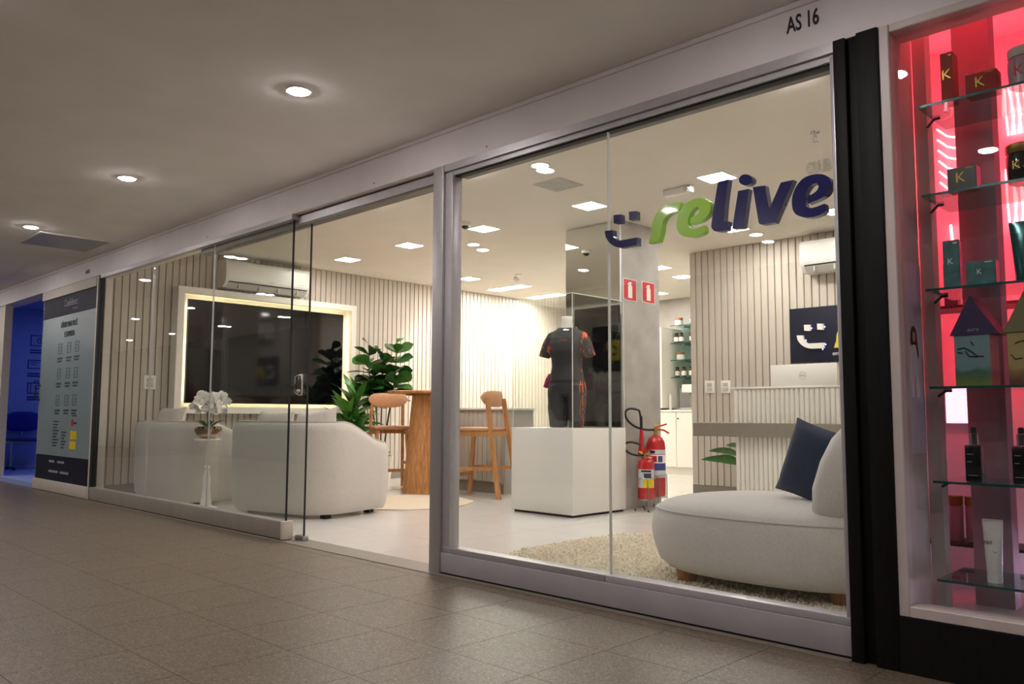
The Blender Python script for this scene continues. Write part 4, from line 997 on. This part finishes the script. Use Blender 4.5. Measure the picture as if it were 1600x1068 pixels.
for x, y, l, n_ in ((-5.58, 2.16, 'white dome camera under the ceiling right of the mullion', 'dome_camera'),):
    t = thing(n_, l, 'camera', (x, y, H))
    MB().lathe([(.055, -.001), (.055, -.03), (.045, -.035)], 20).build('base', 'white_plastic', t)
    MB().ell((0, 0, -.034), .036, .036, .03, 16, 8).build('dome', 'dark', t)
t = thing('corridor_vent', 'rectangular ceiling access panel in the corridor at far left', 'vent', (-8.12, -0.47, CZ))
MB().box(-.33, .33, -.30, .30, -.006, -.0005).build('frame', 'corr_ceiling', t)
MB().box(-.31, .31, -.28, .28, -.009, -.006).build('panel', 'alu', t)

# ------------------------------------------------------------------ neighbouring shop on the right: red-lit display window
dw = sempty('window_3', 'pale framed display window of the red-lit shop at right', 'window', (-1.03, 0, 0))
MB().rbox(0.0, .034, -.035, .05, .178, FB-.001, .003, 1).build('frame_post', 'disp_frame', dw)
MB().rbox(.034, 4.0, -.035, .05, .178, .214, .003, 1).build('bottom_rail', 'disp_frame', dw)
MB().rbox(.034, 4.0, -.03, .05, FB-.03, FB-.001, .003, 1).build('top_rail', 'disp_frame', dw)
MB().box(0, 4.0, -.042, .05, 0, .177).build('kick_panel', 'black_wood', dw)
MB().box(.034, 4.0, .01, .018, .214, FB-.03).build('pane', 'glass', dw)
struct(MB().box(-1.17, 3, .95, 1.0, .15, 2.5).build('wall_display_back', 'disp_wall'), 'pink-lit back wall of the display window', 'wall')
struct(MB().box(-1.17, 3, .06, .95, .10, .16).build('floor_display', 'disp_wall'), 'pale floor of the display window', 'floor')
struct(MB().box(-1.17, 3, .165, .95, 2.44, 2.5).build('ceiling_display', 'disp_wall'), 'ceiling inside the display window', 'ceiling')
sw = struct(MB().box(-1.17, -1.02, .06, .26, .16, 2.44).build('wall_display_left', 'disp_frame'), 'mauve side wall at the left of the display window', 'wall')
MB().box(-1.02, -0.975, .27, .33, .16, 2.44).build('edge_board', 'disp_frame', sw)
struct(MB().box(-1.20, -1.17, .06, 1.0, .16, 2.5).build('wall_display_side', 'disp_wall'), 'hidden side wall of the display window', 'wall')
struct(MB().box(-0.925, -0.80, .42, .50, .16, 2.44).build('trim_3', 'disp_post'), 'wide mauve vertical panel behind the display shelves', 'panel')
# poster on the side wall
t = thing('fashion_poster', 'pale poster of a woman in a white dress beside the display shelves', 'poster', (-1.019, .155, .88), R(90))
MB().box(-.095, .10, -.003, 0, -.18, .50).build('sheet', 'poster_white', t)
MB().prism(smooth_poly([(-.03, .02), (-.045, .09), (-.03, .15), (-.035, .19), (-.012, .205), (.012, .205), (.038, .18), (.028, .14), (.04, .06), (.045, .02), (.01, .018), (0, .09), (-.008, .018)]), -.005, -.003).build('dress', 'dress_print', t)
MB().prism([(-.008, .02), (-.002, .09), (.004, .09), (.006, .02)], -.0058, -.0052).build('leg', 'skin_print', t)
MB().prism(smooth_poly([(-.03, .21), (-.022, .255), (0, .272), (.024, .258), (.034, .215), (.044, .17), (.034, .155), (.02, .20), (0, .205), (-.018, .20)]), -.0054, -.0046).build('hair', 'hair_print', t)
MB().prism([(.014*math.cos(2*math.pi*k/14), .232+.020*math.sin(2*math.pi*k/14)) for k in range(14)], -.0062, -.0055).build('face', 'skin_print', t)
# neon tubes on the back wall
def neon(label, pts_list, loc, mat='neon_core', r=.0045):
    t = thing('neon_sign', label, 'neon sign', loc)
    for p in pts_list: MB().tube([Vector((a, 0, b)) for a, b in p], r, 6).build('tube', mat, t)
    for p in pts_list[::2]: MB().box(p[0][0]-.003, p[0][0]+.003, 0, .02, p[0][1]-.003, p[0][1]+.003).build('clip', 'steel', t)
wv = []
for k in range(6):
    z = -k*.048
    wv.append([(-.02+.001*k, z+.045), (.02, z+.005), (.05, z-.008), (.085, z+.002), (.11, z+.002), (.135, z-.02), (.15, z-.045)][:7 if k < 5 else 4])
neon('red neon waves of hair glowing left of the mauve panel', wv, (-1.12, .93, 2.05))
neon('red neon script above the waves, behind the top shelf', [[(.0, .0), (.02, .02), (.035, .0), (.03, -.03), (.0, -.04)], [(.05, -.04), (.05, .03), (.065, .04), (.07, -.03)], [(.08, -.04), (.09, .02), (.105, .02), (.11, -.04)]], (-1.11, .93, 2.17), 'neon', .003)
zz = []
for k in range(7): zz.append([(.012*k, 0), (.012*k+.02*(k % 2), -.10), (.012*k+.006, -.20)])
neon('red neon strokes glowing right of the mauve panel, upper', zz, (-.87, .93, 2.20))
neon('red neon strokes glowing right of the mauve panel, lower', [[(a*1.1, b*1.3) for a, b in p] for p in zz], (-.88, .93, 1.86))
neon('red neon stubs glowing above the teal boxes', [[(0, 0), (.004, -.07)], [(.055, .01), (.06, -.06)], [(.07, .005), (.075, -.06)]], (-1.10, .93, 1.66), 'neon_core', .006)
t = thing('added_red_strip', 'added red light strip, unseen above the display window', 'light strip', (-.2, .235, 2.438))  # added strip, out of sight behind the fascia, reddens the display from above
MB().box(-.9, 2.5, -.03, .03, -.02, -.002).build('tube', 'added_red_strip', t); MB().box(-.9, 2.5, -.04, .04, -.002, 0).build('channel', 'alu', t)
t = thing('added_red_tube', 'added red tube hidden behind the wide mauve panel, lighting the back wall', 'light tube', (-.88, .60, 1.0))  # added out of sight so that red light reaches the wall behind the panel
MB().lathe([(.012, 0), (.012, 1.35)], 12).build('tube', 'added_red_tube', t); MB().lathe([(.016, -.03), (.016, 0)], 12).build('cap', 'steel', t); MB().lathe([(.016, 1.35), (.016, 1.38)], 12).build('cap', 'steel', t)
for z in (.1, 1.2): MB().box(-.004, .004, -.10, 0, z, z+.01).build('clip', 'steel', t)
t = thing('added_cool_strip', 'added cool white strip brightening the lower display window', 'light strip', (-.2, .86, .162))  # added to give the lower half of the display a cool light
MB().box(-.6, 2.5, -.02, .02, .003, .02).build('tube', 'added_cool_light', t); MB().box(-.6, 2.5, -.03, .03, 0, .003).build('channel', 'alu', t)
t = thing('light_box', 'glowing white panel behind the black dispenser bottles', 'light box', (-1.145, .90, .80))
MB().rbox(0, .13, 0, .03, 0, .15, .003, 1).build('case', 'alu_light', t); MB().box(.004, .126, -.002, 0, .004, .146).build('face', 'lightbox', t)
# shelves
SZ = (1.922, 1.602, 1.270, .933, .614, .288)
for z, l in zip(SZ, ('topmost', 'second from top', 'third from top', 'under the house-shaped boxes', 'under the black dispenser bottles', 'lowest')):
    t = thing('display_shelf', 'glass shelf in the red-lit window, '+l, 'shelf', (-.955, .11, z), 0, 'glass shelves in the red-lit display window')
    MB().box(0, 2.2, .003, .30, -.008, 0).build('pane', 'glass_shelf', t); MB().box(0, 2.2, 0, .003, -.008, 0).build('edge', 'teal_tube', t)
    MB().tube([(-.02, .16, -.03), (.01, .14, -.012), (.03, .14, -.012)], .005, 6).build('bracket', 'dark', t)
    MB().tube([(.45, .16, -.012), (.45, .30, -.03)], .005, 6).build('bracket', 'dark', t)
def carton(x0, x1, z, h_, d, mat, label, k=None, kmat='gold', y=.14, side='box_foil', ks=.05):
    t = thing('product_box', label, 'box', (x0, y, z+.0005), 0, 'boxed products in the display window'); w_ = x1-x0
    MB().rbox(0, w_, 0, d, 0, h_, .001, 1).build('carton', mat, t)
    if side: MB().box(w_, w_+.0008, .003, d-.003, .003, h_-.003).build('side_print', side, t)
    if k: text('lettering', k, ks, kmat, t, (w_*.45, -.0012, h_*.55), ext=.0004)
    MB().box(w_*.65, w_*.9, -.0008, 0, h_*.92, h_*.95).build('small_print', kmat, t)
carton(-.885, -.845, SZ[0], .178, .06, 'box_red', 'tall red carton with letter K on the top shelf', 'K', side=None)
carton(-.808, -.712, SZ[0], .078, .055, 'box_red', 'wide red carton with letter K on the top shelf', 'K', side=None)
carton(-.878, -.788, SZ[1], .082, .055, 'box_black', 'black carton with gold K and foil side on the second shelf', 'K')
carton(-.903, -.852, SZ[2], .165, .035, 'box_teal', 'tall teal carton on the third shelf', 'K', 'sign_white', ks=.03)
carton(-.832, -.744, SZ[2], .082, .05, 'box_teal', 'wide teal carton with foil side on the third shelf', 'K', 'sign_white', ks=.025)
carton(-.985, -.945, SZ[2], .20, .04, 'box_black', 'dark carton standing far back behind the teal cartons, left', None, y=.70, side=None)
carton(-1.07, -1.02, SZ[2], .18, .04, 'box_black', 'dark carton standing far back by the mauve side wall', None, y=.70, side=None)
struct(MB().box(-1.16, 2, .62, .80, SZ[2]-.012, SZ[2]).build('trim_4', 'dark'), 'dark rear shelf of the display, upper', 'shelf')
struct(MB().box(-1.16, 2, .62, .80, .33, .342).build('trim_5', 'dark'), 'dark rear shelf of the display, lower', 'shelf')
t = thing('product_jar', 'pearl bottle with letter K on the top display shelf', 'bottle', (-.645, .19, SZ[0]+.0005))
MB().lathe([(.030, 0), (.042, .008), (.045, .06), (.045, .095), (.038, .105)], 24).build('body', 'bottle_pearl', t); MB().lathe([(.042, .106), (.044, .11), (.044, .135), (.04, .14)], 24).build('lid', 'grey_plastic', t)
text('lettering', 'K', .05, 'red_sign', t, (-.005, -.0455, .052), ext=.0006)
t = thing('product_jar', 'dark jar with gold lid and letter K on the second display shelf', 'jar', (-.662, .19, SZ[1]+.0005))
MB().lathe([(.038, 0), (.044, .008), (.046, .05), (.046, .09), (.04, .10)], 24).build('body', 'bottle_black', t); MB().lathe([(.045, .101), (.047, .105), (.047, .128), (.042, .132)], 24).build('lid', 'gold', t)
text('lettering', 'K', .04, 'gold', t, (-.008, -.0465, .055), ext=.0006)
def tube_product(x, z, w_, h_, mat, capmat, label, marks):
    t = thing('product_tube', label, 'tube', (x, .18, z+.0005))
    MB().loft([rr(0, 0, a, b, zz_, 2.4, 24) for a, b, zz_ in ((w_*.36, w_*.36, .028), (w_*.38, w_*.36, .05), (w_*.44, w_*.26, h_*.6), (w_*.5, w_*.06, h_*.94), (w_*.5, .002, h_))]).build('body', mat, t, 50)
    MB().lathe([(w_*.36, 0), (w_*.37, .005), (w_*.37, .0275)], 24).build('cap', capmat, t)
    for s_, sz, px, pz, mm in marks: text('lettering', s_, sz, mm, t, (px, -w_*.28, pz), ext=.0006)
tube_product(-.658, SZ[2], .10, .205, 'teal_tube', 'teal_tube', 'shiny dark teal tube on the third display shelf', [])
tube_product(-.798, SZ[5], .062, .205, 'tube_white', 'white_cap', 'white standing tube on the lowest display shelf', [('ART', .014, -.012, .13, 'text_black'), ('liss', .010, .006, .10, 'poster_print')])
def house(x, w_, art, roof, label, figure):
    t = thing('gift_house_box', label, 'gift box', (x, .15, SZ[3]+.0005), 0, 'house-shaped gift boxes on the fourth shelf')
    MB().box(0, w_, 0, .11, 0, .172).build('body', art, t)
    MB().prism([(-.012, .173), (w_/2-.0, .305), (w_+.03, .173)], -.004, .115).build('roof', roof, t)
    for p in figure: MB().tube([Vector((a, -.001, b)) for a, b in p], .0022, 5).build('drawing', 'brown_print' if art == 'art_sand' else 'text_black', t)
    return t
h1 = house(-.882, .108, 'art_teal', 'roof_purple', 'gift box shaped like a house with purple roof, teal picture', [[(.01, .125), (.03, .13), (.05, .118), (.07, .10), (.09, .098)], [(.035, .118), (.045, .10), (.07, .098)], [(.052, .15), (.06, .135)], [(.01, .115), (.025, .112)]])
house(-.722, .108, 'art_sand', 'roof_olive', 'gift box shaped like a house with olive roof, sandy picture', [[(.03, .14), (.045, .145), (.06, .12), (.068, .09), (.06, .06)], [(.01, .10), (.02, .085), (.04, .088)], [(.068, .09), (.09, .085), (.092, .06)], [(.03, .14), (.022, .136)]])
text('lettering', 'aura', .02, 'poster_faint', h1, (.06, -.0055, .19), shear=.3, ext=.0005)
def dispenser(x, label):
    t = thing('dispenser_bottle', label, 'bottle', (x, .16, SZ[4]+.0005), 0, 'black dispenser bottles on the fifth shelf')
    MB().rbox(0, .05, 0, .045, 0, .122, .004).build('body', 'bottle_black', t)
    MB().lathe([(.014, .123), (.014, .158), (.012, .16)], 16, (.025, .022, 0)).build('collar', 'chrome', t)
    MB().lathe([(.009, .161), (.009, .178), (.006, .182)], 14, (.025, .022, 0)).build('pump', 'dark', t)
    for z, w_ in ((.09, .018), (.065, .014), (.02, .03)): MB().box(.008, .008+w_, -.0006, 0, z, z+.002).build('small_print', 'poster_faint', t)
dispenser(-.868, 'black dispenser bottle with chrome neck, left one above the white tube')
dispenser(-.728, 'black dispenser bottle with chrome neck, right one at the picture edge')
for x, l in ((-.690, 'small amber vial with white cap on the lowest shelf, left one'), (-.655, 'small amber vial with white cap on the lowest shelf, right one')):
    t = thing('vial', l, 'vial', (x, .16, SZ[5]+.0005), 0, 'amber vials on the lowest shelf')
    MB().lathe([(.015, 0), (.016, .003), (.016, .055), (.012, .06)], 14).build('body', 'amber', t); MB().lathe([(.0165, .012), (.0165, .045)], 14).build('label', 'cork', t); MB().lathe([(.012, .061), (.011, .095)], 14).build('cap', 'white_cap', t)
for x, l in ((-1.06, 'tall blush bottle with amber lid on the rear shelf, left'), (-1.0, 'tall blush bottle with amber lid on the rear shelf, right')):
    t = thing('rear_bottle', l, 'bottle', (x, .70, .3425), 0, 'amber-lidded bottles on the rear shelf')
    MB().lathe([(.024, 0), (.026, .004), (.026, .135), (.022, .14)], 18).build('body', 'bottle_pearl', t); MB().lathe([(.027, .141), (.027, .175)], 18).build('lid', 'gold', t)

# ------------------------------------------------------------------ neighbouring shop on the left: blue-lit room with poster door
dr = sempty('door_2', 'glass door leaf covered by a grey poster with navy bands', 'door', (-10.27, 0, 0))
MB().rbox(1.66, 1.72, -.012, .05, 0, FB-.001, .003, 1).build('frame_post', 'door_white', dr)
MB().rbox(-.02, 1.66, -.025, .04, .005, .118, .004).build('bottom_panel', 'door_white', dr)
MB().rbox(-.02, 1.66, -.02, .04, 2.09, FB-.001, .003, 1).build('top_rail', 'door_white', dr)
MB().box(0, 1.66, .0, .012, .118, 2.09).build('leaf', 'poster_grey', dr)
MB().box(0, 1.66, -.003, 0, 1.875, 2.09).build('poster_band', 'poster_navy', dr); MB().box(0, 1.66, -.003, 0, .118, .382).build('poster_band', 'poster_navy', dr)
MB().box(-.006, 0, -.004, .016, .118, 2.09).build('edge_strip', 'alu', dr)
text('brand_lettering', 'Confidence', .115, 'poster_faint', dr, (.90, -.0045, 2.0), xs=.78); text('brand_lettering', 'câmbio', .05, 'poster_faint', dr, (1.04, -.0045, 1.93))
text('headline', 'CÂMBIO PARA VOCÊ', .082, 'poster_print', dr, (.86, -.002, 1.77), xs=.66, bold=.001); text('headline', 'E EMPRESA', .082, 'poster_print', dr, (.89, -.002, 1.665), xs=.8, bold=.001)
for r_, z in enumerate((1.52, 1.25, .965)):
    for c_, x in enumerate((.62, .90, 1.14)):
        ic = MB(); a = .05
        for b in ((-a, a, .05, .056), (-a, a, -.056, -.05), (-a, -a+.006, -.05, .05), (a-.006, a, -.05, .05), (-a*.5, a*.5, .012, .018), (-a*.5, a*.3, -.02, -.014)): ic.box(x+b[0], x+b[1], -.002, 0, z+b[2], z+b[3])
        ic.build('icon', 'poster_print', dr)
        MB().box(x-.08, x+.08, -.002, 0, z-.115, z-.095).build('caption', 'poster_print', dr); MB().box(x-.07, x+.06, -.002, 0, z-.145, z-.127).build('caption', 'poster_print', dr)
for x0, x1, z0, z1, m_ in ((.52, .70, .48, .75, 'poster_print'), (.80, .94, .46, .64, 'poster_print')):
    ls = MB(); k = 0; z = z1
    while z > z0: ls.box(x0, x1-.03*(k % 3), -.002, 0, z-.014, z); z -= .032; k += 1
    ls.build('small_print', m_, dr)
MB().box(1.07, 1.25, -.002, 0, .565, .65).build('logo_patch', 'yellow', dr); MB().box(1.06, 1.24, -.002, 0, .465, .545).build('logo_patch', 'yellow', dr)
MB().box(1.08, 1.14, -.002, 0, .70, .77).build('logo_patch', 'red_sign', dr); MB().box(1.15, 1.24, -.002, 0, .72, .74).build('small_print', 'poster_print', dr); MB().box(1.09, 1.24, -.002, 0, .80, .812).build('small_print', 'poster_print', dr)
for x0, x1, z in ((.45, .62, .32), (.72, .93, .32), (.45, .75, .215), (.82, 1.08, .215)): MB().box(x0, x1, -.0045, -.003, z-.012, z+.012).build('small_print', 'poster_faint', dr)
MB().tube([(.02, -.004, .98), (.02, -.05, .98), (.02, -.05, 1.14), (.02, -.004, 1.14)], .010, 8).build('handle', 'dark', dr)
struct(MB().box(-13.4, -10.29, .0, 3.0, 0, .055).build('floor_blue', 'blue_wall'), 'pale floor of the blue-lit shop at far left', 'floor')
bw = struct(MB().box(-13.5, -13.3, .0, 3.0, 0, 2.5).build('wall_blue', 'blue_wall'), 'blue-lit wall with icons in the far left shop', 'wall')
struct(MB().box(-13.5, -8.9, 3.0, 3.1, 0, 2.5).build('wall_blue_back', 'blue_wall'), 'back wall of the blue-lit shop', 'wall')
struct(MB().box(-13.5, -8.9, .17, 3.1, 2.33, 2.4).build('ceiling_blue', 'blue_wall'), 'ceiling of the blue-lit shop', 'ceiling')
struct(MB().box(-8.92, -8.86, .05, 3.0, 0, 2.33).build('wall_party', 'blue_wall'), 'party wall beside the slat wall', 'wall')
struct(MB().box(-24, -11.78, .0, .06, 0, FB-.001).build('wall_far_left', 'door_white'), 'pale shop front at the far left edge', 'wall')
struct(MB().rbox(-11.78, -11.73, -.03, .06, 0, FB-.001, .003, 1).build('trim_6', 'door_white'), 'pale door post at the left picture edge', 'post')
def icon(kind, y, z):
    ic = MB(); X0, X1 = -13.299, -13.294
    def fr_(y0, y1, z0, z1, s=.012):
        ic.box(X0, X1, y0, y1, z1-s, z1); ic.box(X0, X1, y0, y1, z0, z0+s); ic.box(X0, X1, y0, y0+s, z0, z1); ic.box(X0, X1, y1-s, y1, z0, z1)
    if kind == 0:
        fr_(y, y+.26, z-.08, z+.08); ic.tube([(X1, y+.13+.04*math.cos(a), z+.04*math.sin(a)) for a in [k*math.pi/8 for k in range(16)]], .006, 6, True); ic.box(X0, X1, y+.124, y+.136, z-.025, z+.025)
    elif kind == 1:
        fr_(y, y+.26, z-.07, z+.06); ic.bar((X1, y+.08, z-.02), (X1, y+.24, z+.09), .02, .004); ic.box(X0, X1, y+.03, y+.12, z+.02, z+.03); ic.box(X0, X1, y+.03, y+.09, z-.01, z)
    else:
        fr_(y, y+.26, z-.09, z+.07); fr_(y+.08, y+.18, z+.06, z+.10); ic.box(X0, X1, y+.04, y+.05, z-.09, z+.07); ic.box(X0, X1, y+.21, y+.22, z-.09, z+.07); ic.box(X0, X1, y+.10, y+.16, z-.02, z-.008)
    ic.build('icon', 'blue_print', bw)
    for dz, w_ in ((-.14, .16), (-.175, .22)): MB().box(X0, X1, y+.0, y+w_, z+dz-.01, z+dz+.01).build('caption', 'blue_print', bw)
icon(0, .70, 1.88); icon(1, .68, 1.54); icon(2, .69, 1.20)
t = thing('waiting_chair', 'blue plastic waiting chair on a chrome frame in the far left shop', 'chair', (-12.95, .62, .055), R(90))
rings = []
for k in range(13):
    u = -1+2*k/12; hh = .14*math.sqrt(max(.05, 1-abs(u)**4)); rings.append([(.24*u, .22+.03*u*u*-1+.012*math.cos(2*math.pi*j/12), .66+hh*math.sin(2*math.pi*j/12)) for j in range(12)])
MB().loft(rings).build('backrest', 'blue_plastic', t, 60)
MB().rbox(-.24, .24, -.22, .20, .40, .43, .012, 3).build('seat', 'blue_plastic', t)
MB().rbox(-.30, .35, -.03, .03, .36, .395, .005).build('beam', 'steel', t)
MB().tube([(0, .18, .42), (0, .25, .45), (0, .24, .58)], .012, 8).build('back_bracket', 'chrome', t)
for x in (-.18, .22):
    MB().tube([(x, 0, .36), (x, 0, .03)], .02, 10).build('leg', 'chrome', t); MB().tube([(x, -.2, .015), (x, 0, .035), (x, .2, .015)], .015, 8).build('foot', 'dark', t)
t = thing('blue_ceiling_lamp', 'blue ceiling lamp in the far left shop', 'ceiling light', (-11.9, 1.3, 2.33))
MB().box(-.4, .4, -.3, .3, -.012, -.001).build('panel', 'blue_lamp', t); MB().box(-.42, .42, -.32, .32, -.004, -.0005).build('frame', 'white_plastic', t)
